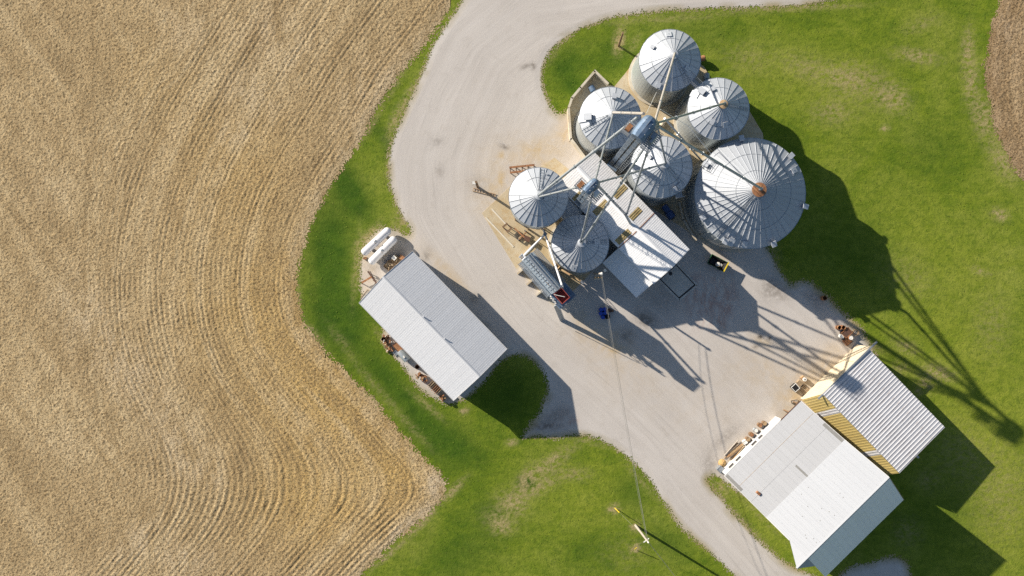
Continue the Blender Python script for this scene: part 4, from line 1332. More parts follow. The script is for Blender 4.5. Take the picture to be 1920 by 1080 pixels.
for (x, y) in ((-3, -1.1), (-3, 1.1), (-1, -1.1), (-1, 1.1), (1, -1.1), (1, 1.1), (3, -1.1), (3, 1.1), (5, -1), (5, 1)):
    mb = MB()
    mb.box((x, y, 0.4), (0.25, 0.25, 0.8))
    part('leg', mb, M['galv'], dr)
mb = MB()
mb.beam((4.7, -1.3, 5.0), (7.2, -1.9, 0.1), 0.7, 0.12)
for s in (-.35, .35):
    mb.beam((4.7 + s * .23, -1.3 + s, 6.0), (7.2 + s * .23, -1.9 + s, 1.1), 0.06)
part('stair', mb, M['galv'], dr)

# inclined augers
def auger(label, a, b, r, mat, hop=True):
    a, b = Vector(a), Vector(b)
    t = thing('grain_auger', label, 'auger', (a.x, a.y, 0))
    o = Vector((a.x, a.y, 0))
    mb = MB()
    mb.tube(a - o, b - o, r, n=12)
    part('tube', mb, mat, t, smooth=True)
    d = (b - a).normalized()
    mb = MB()
    mb.box(b - o + d * .15, (0.5, 0.45, 0.45), math.atan2(d.y, d.x))
    part('drive_head', mb, M['galv'], t)
    if hop:
        mb = MB()
        mb.lathe([(.2, -.25), (.5, .3), (.54, .3), (.26, -.27)], 4, c=tuple(a - o + Vector((0, 0, .2))))
        part('intake_hopper', mb, mat, t)
    for f in (.25, .75):
        q = a.lerp(b, f) - o
        mb = MB()
        mb.beam((q.x, q.y, 0), q, 0.08)
        part('prop', mb, M['galv'], t)
    return t


auger('white auger between the hopper bin legs and the dryer end', W(979, 482, .7), W(1021, 440, 4.2), 0.15, M['tank'])
auger('tan auger lying along the round bin beside the dryer', W(1043, 500, .5), W(1090, 528, 1.4), 0.16, M['rust_tan'])

# ------------------------------------------------------------------ gas tanks
def gas_tank(label, p0, p1):
    a, b = W(*p0, 1.1), W(*p1, 1.1)
    c = (a + b) / 2
    ang = math.atan2(b.y - a.y, b.x - a.x)
    t = thing('gas_tank', label, 'gas tank', (c.x, c.y, 0), ang, 'white gas tanks by the shed')
    L, r = (b - a).length / 2, 0.58
    prof = [(0.001, -L - r * .82)] + [(r * math.sin(x), -L - r * .82 * math.cos(x)) for x in (R(20), R(40), R(60), R(78), R(90))]
    prof += [(p, -z) for p, z in reversed(prof)]
    mb = MB()
    mb.lathe(prof, 28)
    mb.v = [(z, y, x + 1.1) for x, y, z in mb.v]
    part('shell', mb, M['tank'], t, smooth=True)
    for s in (-1, 1):
        mb = MB()
        mb.box((s * L * .62, 0, .35), (0.3, 0.9, 0.7))
        part('saddle', mb, M['concrete'], t)
        mb = MB()
        mb.lathe([(r + .004, -.03), (r + .012, -.03), (r + .012, .03), (r + .004, .03)], 28)
        mb.v = [(z + s * L, y, x + 1.1) for x, y, z in mb.v]
        part('weld_band', mb, M['tank'], t)
    mb = MB()
    mb.lathe([(.2, 0), (.2, .22), (.15, .30), (0, .32)], 14, c=(0, 0, 1.1 + r - .03))
    part('valve_dome', mb, M['galv'], t)
    mb = MB()
    mb.path([Vector((-.25, 0, 1.1 + r)), Vector((-.25, -.3, 1.1 + r * .86)), Vector((-.3, -.62, 1.0)), Vector((-.3, -.66, 0.1))], 0.03, 6)
    part('gas_pipe', mb, M['rust_tan'], t)


gas_tank('white gas tank nearest the field, outer of the pair', (684, 472.5), (727, 433))
gas_tank('white gas tank nearest the shed, inner of the pair', (697.5, 490), (738, 449.5))

# ------------------------------------------------------------------ poles and wires
def pole(label, base, top, r0, r1, extras=(), cat='utility pole', mat=None):
    t = thing('utility_pole', label, cat, tuple(base))
    mb = MB()
    mb.tube((0, 0, -.3), Vector(top) - Vector(base), r0, r1, n=12)
    part('shaft', mb, mat or M['wood_pole'], t, smooth=True)
    return t


up_b, up_t = W(1192, 986, 0), W(1214.5, 1015, 10.0)
up = pole('leaning grey utility pole on the lawn between yellow guy guards', up_b, up_t, 0.19, 0.13)
o = up_t - up_b
mb = MB()
mb.tube(o + Vector((0, 0, -.3)), o + Vector((0, 0, .35)), 0.07, n=8)
mb.lathe([(.1, 0), (.12, .1), (.07, .22), (0, .25)], 10, c=tuple(o + Vector((0, 0, .35))))
part('insulator', mb, M['ceramic'], up)
mb = MB()
mb.beam(o + Vector((-.45, -.35, -.6)), o + Vector((.3, .2, -.6)), 0.1)
part('cross_arm', mb, M['ceramic'], up)

mp_t = W(1128, 513, 7.6)
mp_b = Vector((mp_t.x - .1, mp_t.y + .1, 0))
mp = pole('meter pole with transformer rack beside the lean-to roof', mp_b, mp_t, 0.17, 0.13)
o = mp_t - mp_b
mb = MB()
mb.beam(o + Vector((-.75, -.75, -2.8)), o + Vector((.4, -.65, -2.8)), 0.14)
mb.beam(o + Vector((-.7, -.3, -2.8)), o + Vector((.4, -.25, -2.8)), 0.12)
part('cross_arm', mb, M['cream'], mp)
for k in range(3):
    mb = MB()
    q = o + Vector((-.55 + k * .4, -.5, -3.3))
    mb.lathe([(0, 0), (.17, .02), (.17, .55), (.1, .66), (.05, .72), (.05, .9), (0, .9)], 12, c=tuple(q))
    part('transformer', mb, M['rust_tan'], mp)
for q in (o + Vector((0, 0, .1)), o + Vector((.75, .5, -2.3))):
    mb = MB()
    mb.lathe([(0, -.12), (.17, -.05), (.2, .05), (.14, .16), (0, .2)], 12, c=tuple(q))
    part('yard_lamp', mb, M['ceramic'], mp)

lp = pole('brown wooden post standing in a bare strip of the lawn', W(1160, 86), W(1168, 62, 4.6), 0.16, 0.13, cat='post', mat=M['wood_dark'])
yp = pole('brown wooden post in the gravel beside the rusty ladder', W(896, 351), W(892.5, 341, 4.6), 0.2, 0.17, cat='post', mat=M['wood_dark'])
mb = MB()
mb.box((-.35, .05, 4.1), (0.45, 0.4, 0.5))
part('meter_box', mb, M['ceramic'], yp)


def wire(label, a, b, sag, r=0.022, n=14):
    a, b = Vector(a), Vector(b)
    pts = []
    for k in range(n + 1):
        f = k / n
        q = a.lerp(b, f)
        q.z -= sag * 4 * f * (1 - f)
        pts.append(q)
    mb = MB()
    mb.path(pts, r, 6)
    o = part('overhead_wire', mb, M['cable'])
    return tag(o, label, 'wire', 'overhead power wires')


wire('twisted power wire from the meter pole to the leaning utility pole', mp_t + Vector((.05, -.1, -.1)), up_t + Vector((0, .1, .1)), 0.9, 0.028)
wire('thin lower wire running beside the twisted one to the utility pole', mp_t + Vector((-.05, -.1, -.5)), up_t + Vector((-.1, .1, -.25)), 1.3, 0.016)
far_p = W(1330, 1165, 9.5)
wire('power wire leaving the utility pole towards the lower edge', up_t, far_p, 0.5, 0.026)


def guy(label, foot, top, c0, c1):
    t = thing('guy_wire_guard', label, 'guy guard', tuple(foot), 0, 'yellow guy guards on the lawn')
    d = Vector(top) - Vector(foot)
    mb = MB()
    mb.tube(d * .01, d * .17, 0.05, n=8)
    part('sleeve', mb, M['yellow_plastic'], t)
    mb = MB()
    mb.tube(d * .2, d * .97, 0.012, n=6)
    part('stay', mb, M['cable'], t)


guy('bright yellow guy guard in the upper bare patch beside the utility pole', W(1152, 952), up_t + Vector((0, 0, -1)), 0, 0)
guy('short yellow guy guard in the lower bare patch beside the utility pole', W(1190, 1030), up_t + Vector((0, 0, -1)), 0, 0)

# ------------------------------------------------------------------ low walls, scale, kerbs
def low_wall(label, pts_px, h, w, name='retaining_wall', mat=None):
    p0 = W(*pts_px[0])
    t = thing(name, label, 'wall', (p0.x, p0.y, 0))
    for a, b in zip(pts_px[:-1], pts_px[1:]):
        A, B = W(*a) - p0, W(*b) - p0
        e = (B - A).normalized() * (w * .49)
        mb = MB()
        mb.beam(A + Vector((0, 0, h / 2)) - e * .0, B + Vector((0, 0, h / 2)) + e, w, h)
        part('wall_segment', mb, mat or M['concrete'], t)
    return t


low_wall('low pale concrete wall stepping round the half shaded bin', [(1139, 161), (1114, 137), (1088, 167), (1072, 186), (1066, 203)], 1.1, 0.32)
low_wall('concrete retaining wall between the gravel and the half shaded bin', [(1065, 207), (1069, 263), (1098, 302)], 1.3, 0.34)
low_wall('low dark concrete kerb between the bright bin and the largest bin', [(1272, 380), (1280, 412), (1303, 450)], 0.5, 0.3)
low_wall('straight concrete kerb at the foot of the dryer pad', [(978, 481), (1000, 457)], 0.25, 0.2)
low_wall('long thin pale kerb nearer the gravel on the tan pad', [(911, 408), (962, 462)], 0.13, 0.2, mat=M['kerb'])
low_wall('long thin pale kerb nearer the hopper bin on the tan pad', [(922, 392), (948, 420)], 0.13, 0.2, mat=M['kerb'])

# weighbridge: a slab in a dark joint
sc_c = [(1267, 496), (1303, 534), (1273, 559), (1237, 523)]
scale_t = thing('weighbridge', 'flat concrete weighing slab with dark joint below the ribbed roof', 'weighbridge', tuple(W(1270, 528)))
oc = W(1270, 528)
P4 = [W(*q) - oc for q in sc_c]
mb = MB()
for i in range(4):
    mb.beam(P4[i] + Vector((0, 0, .065)), P4[(i + 1) % 4] + Vector((0, 0, .065)), 0.30, 0.03)
part('joint_frame', mb, M['black'], scale_t)
mb = MB()
for i in range(4):
    a, b = P4[i] * 1.13, P4[(i + 1) % 4] * 1.13
    mb.beam(a + Vector((0, 0, .06)), b + Vector((0, 0, .06)), 0.3, 0.05)
part('kerb', mb, M['pad_grey'], scale_t)
q4 = [p * .94 for p in P4]
mb = MB()
mb.add([(p.x, p.y, 0) for p in q4] + [(p.x, p.y, .095) for p in q4], [(4, 7, 6, 5), (0, 1, 5, 4), (1, 2, 6, 5), (2, 3, 7, 6), (3, 0, 4, 7)])
part('deck', mb, M['pad_grey'], scale_t)
mb = MB()
mb.lathe([(0.0, .115), (.28, .115), (.28, .05)], 16, c=tuple(W(1257, 513) - oc))
part('manhole_cover', mb, M['dark_gap'], scale_t)

# ------------------------------------------------------------------ yard clutter
def barrel(label, px, py, mat, r=0.3, h=0.88, open_top=False, group=None, lid=None):
    p = W(px, py, h) 
    t = thing('barrel', label, 'barrel', (p.x, p.y, 0.03), random.uniform(0, 6), group)
    mb = MB()
    prof = [(r * .97, 0), (r, .03), (r, h * .33), (r * 1.035, h * .345), (r, h * .36), (r, h * .64), (r * 1.035, h * .655), (r, h * .67), (r, h - .03), (r * .97, h)]
    if open_top:
        prof += [(r * .93, h), (r * .93, .12), (0, .12)]
    mb.lathe(prof, 20)
    part('drum', mb, mat, t)
    if not open_top:
        mb = MB()
        mb.lathe([(r * .93, h - .02), (r * .9, h - .03), (0, h - .03)], 20)
        mb.lathe([(0, h), (.04, h), (.04, h - .03)], 8, c=(r * .55, 0, 0))
        part('lid', mb, lid or mat, t)
    return t


BG = 'blue plastic barrels below the meter pole'
for i, (x, y, lb) in enumerate(((1127.5, 580.5, 'top left blue barrel of the group of five'), (1134.5, 580, 'top right blue barrel of the group of five'), (1127, 588, 'middle left blue barrel of the group of five'),
                                (1134.5, 587, 'middle right blue barrel of the group of five'), (1131, 595, 'lowest blue barrel of the group of five'))):
    barrel(lb, x, y, M['blue_plastic'], 0.29, group=BG)
barrel('black drum beside the five blue barrels', 1139.5, 594, M['black'], 0.36, 0.95, True)
barrel('dark red drum beside the five blue barrels', 1144, 582, M['rust_dark'], 0.28, 0.8)
barrel('small orange rusty can at the edge of the blue barrels', 1149, 583, M['rust'], 0.16, 0.5)
RB = 'rusty drums by the ribbed barn'
barrel('open rusty drum nearest the gravel, of the two by the ribbed barn', 1574.5, 614.5, M['rust'], 0.31, 0.9, True, RB)
barrel('open rusty drum nearest the lawn, of the two by the ribbed barn', 1582, 614, M['rust'], 0.31, 0.9, True, RB)
barrel('rusty drum with pale lid beside the ribbed barn doors', 1595.5, 633.5, M['rust'], 0.34, 0.9, False, RB, M['ceramic'])
barrel('white lidded drum on its own beside the rusty drums', 1579, 631, M['ceramic'], 0.30, 0.7, False, RB)
barrel('lone open rusty barrel at the edge of the lawn', 1547, 559, M['rust'], 0.33, 0.95, True)
barrel('open dark barrel at the end of the junk row beside the shed', 719, 636, M['rust_dark'], 0.32, 0.9, True)
barrel('small dark drum under the shed eave in the junk row', 782, 688, M['rust_dark'], 0.32, 0.7, True)
CG = 'round cans in a row along the white barn'
for x, y, m, lb in ((1434, 794, 'rust_tan', 'tan round can nearest the end of the white wall'), (1425.5, 797.5, 'rust', 'brown topped can second along the white wall'), (1417.5, 807, 'ceramic', 'shiny pale can in the row along the white wall'),
                    (1409.5, 815, 'rust', 'orange topped can between the pale can and the timber'), (1403, 824, 'rust_tan', 'dull olive can touching the timber by the white wall')):
    barrel(lb, x, y, M['wood_dark'] if m != 'ceramic' else M['galv'], 0.32, 0.7, False, CG, M[m])


def box_thing(name, label, cat, px, py, s, rz, mat, z=0.03, extra=None, group=None):
    p = W(px, py, s[2])
    t = thing(name, label, cat, (p.x, p.y, z), R(rz), group)
    mb = MB()
    mb.box((0, 0, s[2] / 2), s)
    part('body', mb, mat, t)
    if extra:
        extra(t, s)
    return t


def rimmed(mat):
    def f(t, s):
        mb = MB()
        for dx in (-1, 1):
            mb.box((dx * s[0] / 2, 0, s[2]), (0.07, s[1] + .07, 0.09))
        for dy in (-1, 1):
            mb.box((0, dy * s[1] / 2, s[2] + .003), (s[0] - .07, 0.07, 0.085))
        part('rim', mb, mat, t)
    return f


def skip(label, px, py, rz):
    """open hopper cart"""
    p = W(px, py, 1.2)
    t = thing('hopper_cart', label, 'cart', (p.x, p.y, 0.03), R(rz))
    a, b, h = 1.35, .72, 1.2
    mb = MB()
    for y in (-1, 1):
        mb.add([(-a, y * b, h), (a, y * b, h), (a * .7, y * b * .6, .35), (-a * .7, y * b * .6, .35), (-a, y * (b - .05), h), (a, y * (b - .05), h), (a * .7, y * (b * .6 - .05), .35), (-a * .7, y * (b * .6 - .05), .35)],
               [(0, 1, 2, 3), (7, 6, 5, 4), (0, 4, 5, 1), (3, 2, 6, 7)])
    for x in (-1, 1):
        mb.add([(x * a, -b, h), (x * a, b, h), (x * a * .7, b * .6, .35), (x * a * .7, -b * .6, .35), (x * (a - .05), -b, h), (x * (a - .05), b, h), (x * (a * .7 - .05), b * .6, .35), (x * (a * .7 - .05), -b * .6, .35)],
               [(0, 1, 2, 3), (7, 6, 5, 4), (0, 4, 5, 1), (3, 2, 6, 7)])
    mb.box((0, 0, .33), (a * 1.4, b * 1.2, .05))
    part('hopper', mb, M['black'], t)
    rm = MB()
    for y in (-1, 1):
        rm.beam((-a, y * b, h + .02), (a, y * b, h + .02), .06)
    rm.beam((-a, -b, h + .02), (-a, b, h + .02), .08)
    part('rim', rm, M['green'], t)
    rm = MB()
    rm.beam((a, -b - .1, h + .03), (a, b + .1, h + .03), .13)
    part('end_bar', rm, M['yellow_plastic'], t)
    for x in (-.8, .8):
        for y in (-.6, .6):
            w = MB()
            w.tube((x, y - .09, .3), (x, y + .09, .3), .3, n=16)
            part('wheel', w, M['black'], t)
    bg_ = MB()
    bg_.lathe([(0, .35), (.3, .4), (.4, .6), (.3, .85), (0, .9)], 9, c=(.25, -.1, 0))
    bg_.lathe([(0, .35), (.2, .4), (.27, .55), (.2, .75), (0, .8)], 7, c=(.7, .0, 0))
    sk = part('feed_sack', bg_, M['ceramic'])
    sk.matrix_world = Matrix.Translation((p.x, p.y, 0.03)) @ Matrix.Rotation(R(rz), 4, 'Z')
    tag(sk, 'pale sacks lying inside the black hopper cart', 'sack')


skip('black hopper cart with green rim and yellow end bar beside the largest bin', 1346, 493, -28)

# things by the ribbed barn
box_thing('rusty_box', 'rusty open steel box against the ribbed barn', 'steel box', 1590, 640, (1.0, .9, .55), 40, M['rust'], extra=rimmed(M['rust_dark']))
box_thing('scrap_bin', 'dark scrap box between the two open rusty drums', 'steel box', 1588, 624, (1.3, 1.0, .7), 40, M['rust_dark'], extra=rimmed(M['rust']))
t = thing('wire_coil', 'tangled coil of wire at the end of the rusty drums', 'wire coil', tuple(W(1602, 623)))
for k in range(7):
    mb = MB()
    rr = .42 + random.uniform(-.08, .08)
    pts = [Vector((rr * math.cos(a) + random.uniform(-.05, .05), rr * math.sin(a) + random.uniform(-.05, .05), .15 + k * .07 + random.uniform(-.04, .04))) for a in [2 * math.pi * i / 14 for i in range(15)]]
    mb.path(pts, 0.02, 5)
    part('strand', mb, M['rust_tan'], t)


def appliance(t, s):
    mb = MB()
    mb.lathe([(.0, s[2] + .16), (.26, s[2] + .16), (.30, s[2] + .1), (.30, s[2])], 16, c=(.05, 0, 0))
    part('basin', mb, M['ceramic'], t)
    mb = MB()
    mb.lathe([(.0, s[2] + .18), (.1, s[2] + .18), (.1, s[2] + .14)], 10, c=(.05, 0, 0))
    part('drain', mb, M['dark_gap'], t)


def pallet(t, s):
    for k in range(5):
        mb = MB()
        mb.box((0, -s[1] / 2 + (k + .5) * s[1] / 5, s[2] + .03), (s[0] + .1, s[1] / 5 * .75, .035))
        part('slat', mb, M['wood'], t)


box_thing('wash_basin', 'white oval basin on a stand by the ribbed barn', 'basin', 1508, 711, (.9, .55, .55), -48, M['rust_tan'], extra=appliance)
box_thing('battery_box', 'black box in a pale frame by the ribbed barn', 'box', 1491.5, 727, (.9, .85, .7), -48, M['black'], extra=rimmed(M['ceramic']))
box_thing('wooden_pallet', 'brown pallet lying in the shade near the cream doors', 'pallet', 1509, 731, (1.2, 1.0, .12), -45, M['wood_dark'], extra=pallet)
box_thing('wooden_crate', 'small wooden crate between basin and black box', 'crate', 1500, 718, (.7, .6, .5), -48, M['wood'], extra=pallet)
box_thing('feed_trough', 'pale plank trough at the corner of the white barn', 'trough', 1489, 752, (1.0, .35, .4), 10, M['wood_pole'], extra=rimmed(M['wood']))

# timber beside the white barn
tp = thing('timber_stack', 'bundle of old beams and pipes along the white barn wall', 'timber stack', tuple(W(1376, 845)), R(45))
for k in range(11):
    L = random.uniform(2.2, 3.6)
    mb = MB()
    y = -.75 + k * .14 + random.uniform(-.05, .05)
    z = .1 + random.choice((0, 0, .14, .26))
    a = random.uniform(-.06, .06)
    if k % 3 == 1:
        mb.tube((-L / 2, y - a * L, z), (L / 2, y + a * L, z + .05), .07, n=8)
    else:
        mb.beam((-L / 2 + random.uniform(-.3, .3), y - a * L, z), (L / 2, y + a * L, z + .05), .13, .1)
    part('beam' if k % 3 != 1 else 'pipe', mb, M[random.choice(('wood', 'wood', 'wood_dark', 'rust_tan', 'wood_pole'))], tp)
box_thing('white_crate', 'small white crate on the end of the beams', 'crate', 1397, 829, (.55, .5, .5), 30, M['ceramic'], extra=rimmed(M['ceramic']))
box_thing('grey_cabinet', 'grey steel cabinet at the corner of the white barn', 'cabinet', 1351, 880, (.8, .7, .8), 45, M['galv'], extra=rimmed(M['galv']))
t = thing('sawdust_heap', 'heap of orange sawdust at the end of the beams', 'heap', tuple(W(1354, 868)))
mb = MB()
vv = []
for i in range(14):
    for j in range(14):
        u, v = -1 + 2 * i / 13, -1 + 2 * j / 13
        rr = math.hypot(u, v)
        vv.append((u * .62, v * .62, max(-.02, .42 * (1 - rr ** 1.6)) + random.uniform(-.04, .04) * (rr < 1)))
mb.add(vv, [(i * 14 + j, (i + 1) * 14 + j, (i + 1) * 14 + j + 1, i * 14 + j + 1) for i in range(13) for j in range(13)])
M['sawdust'] = mat_plain('orange_sawdust', (0.5, 0.33, 0.14), 0.95, 0, 0.25, 3.0, (0.3, 0.2, 0.1), .4, .4)
part('pile', mb, M['sawdust'], t)

# rusty things on the hopper bin pad
def frame_rack(label, px, py, rz, L, w_, mat, cross=3, h=.7, name='steel_rack', cat='steel rack'):
    p = W(px, py)
    t = thing(name, label, cat, (p.x, p.y, .06), R(rz))
    for y in (-w_ / 2, w_ / 2):
        mb = MB()
        mb.beam((-L / 2, y, h), (L / 2, y, h), .26, .2)
        part('rail', mb, mat, t)
    for k in range(cross):
        x = -L / 2 + .1 + k * (L - .2) / max(1, cross - 1)
        mb = MB()
        mb.beam((x, -w_ / 2, h - .12), (x, w_ / 2, h - .12), .12, .1)
        for y in (-w_ / 2, w_ / 2):
            mb.beam((x, y, 0), (x, y, h), .1)
        part('cross_member', mb, M['rust_dark'], t)
    return t


frame_rack('long rusty steel frame sticking out behind the hopper bin', 979, 318, 6, 3.7, 0.75, M['rust'], 5)
t = thing('steel_ladder', 'rusty ladder lying on the gravel beside the brown post', 'ladder', tuple(W(908, 361)), R(-15))
mb = MB()
for y in (-.22, .22):
    mb.beam((-1.75, y, .1), (1.75, y * .7, .14), .07, .08)
part('rail', mb, M['rust_tan'], t)
for k in range(9):
    mb = MB()
    mb.beam((-1.6 + k * .4, -.22, .12), (-1.6 + k * .4, .22, .12), .05)
    part('rung', mb, M['rust_tan'], t)
frame_rack('small brown U shaped steel stand on the tan pad', 951, 428, 42, .95, .95, M['wood_dark'], 2, .9, 'steel_stand', 'stand')
t = thing('auger_carriage', 'rusty orange auger carriage on the tan pad beside the dryer', 'auger carriage', tuple(W(976, 440)), R(-40))
mb = MB()
mb.beam((-1.3, .1, .5), (1.0, 0, .7), .2)
mb.beam((.3, -.75, .55), (.45, .8, .55), .16)
part('frame', mb, M['rust'], t)
mb = MB()
mb.box((1.15, .1, .6), (.9, .75, .6), .3)
part('engine', mb, M['rust_dark'], t)
for y in (-.8, .85):
    mb = MB()
    mb.tube((.35, y - .08, .32), (.35, y + .08, .32), .32, n=14)
    part('wheel', mb, M['black'], t)

# junk by the machine shed: north corner
def crate_thing(label, px, py, rz, sx, sy, h, fill, mat):
    p = W(px, py, h)
    t = thing('wooden_crate', label, 'crate', (p.x, p.y, .02), R(rz), 'crates and pallets by the shed')
    for y in (-1, 1):
        for z in (0.2, .5, .8):
            mb = MB()
            mb.box((0, y * sy / 2, h * z), (sx, .05, h * .24))
            part('board', mb, mat, t)
    for x in (-1, 1):
        for z in (0.2, .5, .8):
            mb = MB()
            mb.box((x * sx / 2, 0, h * z + .01), (.05, sy - .06, h * .24))
            part('board', mb, mat, t)
    mb = MB()
    for k in range(fill):
        mb.box((random.uniform(-.4, .4) * sx, random.uniform(-.4, .4) * sy, h * random.uniform(.5, .9)), (random.uniform(.15, .5), random.uniform(.1, .2), .1), random.uniform(0, 3))
    mb.box((0, 0, h * .3), (sx - .1, sy - .1, h * .5))
    part('scrap_fill', mb, M['wood'], t)
    return t


crate_thing('wooden crate full of scrap under the shed gable by the inner tank', 729.5, 498, -42, 1.15, 1.25, .9, 16, M['wood_dark'])
crate_thing('second crate with a white top beside the scrap crate', 742, 487.5, -42, 1.0, 1.0, .8, 6, M['rust_tan'])
box_thing('white_appliance', 'small white appliance on top of the second crate', 'appliance', 740.5, 484, (.5, .5, .4), -42, M['ceramic'], z=.75, extra=rimmed(M['ceramic']))
box_thing('scrap_engine', 'brown scrap engine at the corner of the machine shed', 'engine', 754, 484, (.9, .7, .7), -30, M['rust'], extra=rimmed(M['rust_dark']))
t = thing('plough_frame', 'rusty T shaped plough frame between the gas tanks and the field', 'plough frame', tuple(W(692, 523)), R(30))
mb = MB()
mb.beam((-1.1, 0, .6), (.6, 0, .65), .26, .2)
part('drawbar', mb, M['rust'], t)
mb = MB()
mb.beam((.5, 1.0, .6), (.75, -1.3, .6), .2, .18)
part('tool_bar', mb, M['rust_dark'], t)
for k in range(5):
    mb = MB()
    y = .85 - k * .48
    mb.beam((.6, y, .6), (.45, y, .2), .08)
    mb.beam((.45, y, .2), (.72, y, .02), .08)
    part('tine', mb, M['rust_dark'], t)
mb = MB()
mb.beam((-1.1, 0, .6), (-1.2, -.1, .0), .12)
part('stand', mb, M['rust_dark'], t)
box_thing('plank_box', 'narrow pale trough at the west corner of the shed', 'trough', 684, 553, (1.7, .35, .45), 52, M['wood_pole'], extra=rimmed(M['wood']))
box_thing('pump_stand', 'small orange pump between the tanks and the lawn', 'pump', 684, 484, (.45, .3, .4), 10, M['rust'], extra=rimmed(M['rust_tan']))

# junk row along the south-west wall of the shed
JG = 'junk along the shed wall'
rs = random.Random(4)


def junk(label, px, py, rz, kind, name, cat, s):
    p = W(px, py)
    t = thing(name, label, cat, (p.x, p.y, .02), R(rz), JG)
    if kind == 'machine':
        for k in range(9):
            mb = MB()
            sz = (rs.uniform(.12, .5) * s, rs.uniform(.1, .4) * s, rs.uniform(.15, .5) * s)
            mb.box((rs.uniform(-.45, .45) * s, rs.uniform(-.4, .4) * s, sz[2] / 2 + rs.uniform(0, .35) * s), sz, rs.uniform(0, 3))
            part('casting', mb, M[rs.choice(('rust', 'rust_dark', 'rust_tan', 'rust'))], t)
        for k in range(3):
            mb = MB()
            c = Vector((rs.uniform(-.4, .4) * s, rs.uniform(-.4, .4) * s, .35 * s + rs.uniform(0, .3)))
            mb.tube(c, c + Vector((rs.uniform(-.4, .4), rs.uniform(-.4, .4), .1)) * s, .07 * s, n=8)
            part('shaft', mb, M[rs.choice(('rust', 'ceramic', 'rust_tan'))], t)
    elif kind == 'tank':
        mb = MB()
        mb.lathe([(0, -.75), (.42, -.72), (.45, -.6), (.45, .6), (.42, .72), (0, .75)], 20)
        mb.v = [(z * s, y * s, (x + .47) * s) for x, y, z in mb.v]
        part('shell', mb, M['wall_steel'], t, smooth=True)
        mb = MB()
        mb.box((.2, 0, .95 * s), (.3, .25, .12))
        part('filler', mb, M['ceramic'], t)
    elif kind == 'cage':
        for k in range(7):
            mb = MB()
            mb.beam((-.5 + k / 6, -.35, .6), (-.5 + k / 6, .35, .6), .03)
            part('bar', mb, M['galv'], t)
        for k in range(4):
            mb = MB()
            mb.beam((-.5, -.35 + k * .233, .63), (.5, -.35 + k * .233, .63), .03)
            part('bar', mb, M['galv'], t)
        mb = MB()
        for x in (-.5, .5):
            for y in (-.35, .35):
                mb.beam((x, y, 0), (x, y, .62), .04)
        part('post', mb, M['galv'], t)
    return t


junk('heap of rusty castings next to the open dark barrel', 726, 640, 45, 'machine', 'scrap_machine', 'scrap', 1.15)
junk('pale and rusty gearbox scrap in the junk row', 730, 652, 20, 'machine', 'scrap_machine', 'scrap', 1.0)
junk('small scrap pile under the eave at the head of the junk row', 724, 630, 10, 'machine', 'scrap_machine', 'scrap', .8)
box_thing('steel_bin', 'reddish brown steel bin leaning on the shed wall', 'steel bin', 746, 651, (1.5, .85, .9), -48, M['rust'], extra=rimmed(M['rust_dark']), group=JG)
junk('grey blue cylindrical tank lying in the junk row', 758, 666, -50, 'tank', 'steel_tank', 'tank', 1.25)
junk('wire cage crate beyond the grey tank in the junk row', 766, 674, -45, 'cage', 'wire_cage', 'cage', 1.0)
box_thing('grey_bin', 'small pale grey bin in front of the rusty bin', 'bin', 743, 661.5, (.6, .6, .6), -45, M['galv'], extra=rimmed(M['galv']), group=JG)
junk('grey scrap with a pale hood between drum and pallets', 789, 703, 0, 'machine', 'scrap_machine', 'scrap', 1.1)
junk('dark motor block beside the pallets in the junk row', 797, 711, 30, 'machine', 'scrap_machine', 'scrap', 1.0)
pst = [W(806 + k * 4.2, 717 + k * 5.2) for k in range(5)]
pt = thing('pallet_stack', 'row of wooden pallets on edge beside the shed wall', 'pallets', tuple(pst[0]), R(45), JG)
for k in range(7):
    for j in range(5):
        mb = MB()
        mb.beam((-.55, -.12 - k * .30, .12 + j * .24), (.75, -.12 - k * .30 + rs.uniform(-.05, .05), .12 + j * .24), .09 if k % 2 else .06, .13)
        part('slat', mb, M[rs.choice(('wood', 'wood', 'rust', 'rust_tan', 'wood_dark'))], pt)
junk('dark tangled scrap at the lower end of the junk row', 830, 742, 60, 'machine', 'scrap_machine', 'scrap', 1.1)

# ------------------------------------------------------------------ fans and small gear among the bins
def fan(label, px, py, rz, mat, h=1.0, s=1.0):
    p = W(px, py, h)
    t = thing('aeration_fan', label, 'fan', (p.x, p.y, .06), R(rz), 'aeration fans at the bins')
    mb = MB()
    mb.tube((-.45 * s, 0, .6 * s), (.3 * s, 0, .6 * s), .45 * s, n=18)
    part('housing', mb, mat, t)
    mb = MB()
    mb.box((.75 * s, 0, .5 * s), (.95 * s, .6 * s, .6 * s))
    part('duct', mb, mat, t)
    mb = MB()
    mb.box((0, 0, .06), (.9 * s, .7 * s, .1))
    part('skid', mb, M['galv'], t)
    mb = MB()
    mb.tube((-.62 * s, 0, .6 * s), (-.44 * s, 0, .6 * s), .2 * s, n=12)
    part('motor', mb, M['dark_gap'], t)


fan('pale blue fan inside the corner of the low concrete wall', 1111, 166, -60, M['blue_steel'])
fan('blue fan in the dark gap behind the ribbed roof', 1257, 402, 125, M['blue_deep'], s=1.3)
fan('small pale fan beside the brown streaked bin', 1326, 143, -90, M['galv'])
fan('rusty fan beside the topmost bin', 1317, 108, 190, M['rust'], s=.9)
fan('tan fan on the apron under the tall elevator pipes', 1243, 231, 60, M['cream'], s=.8)


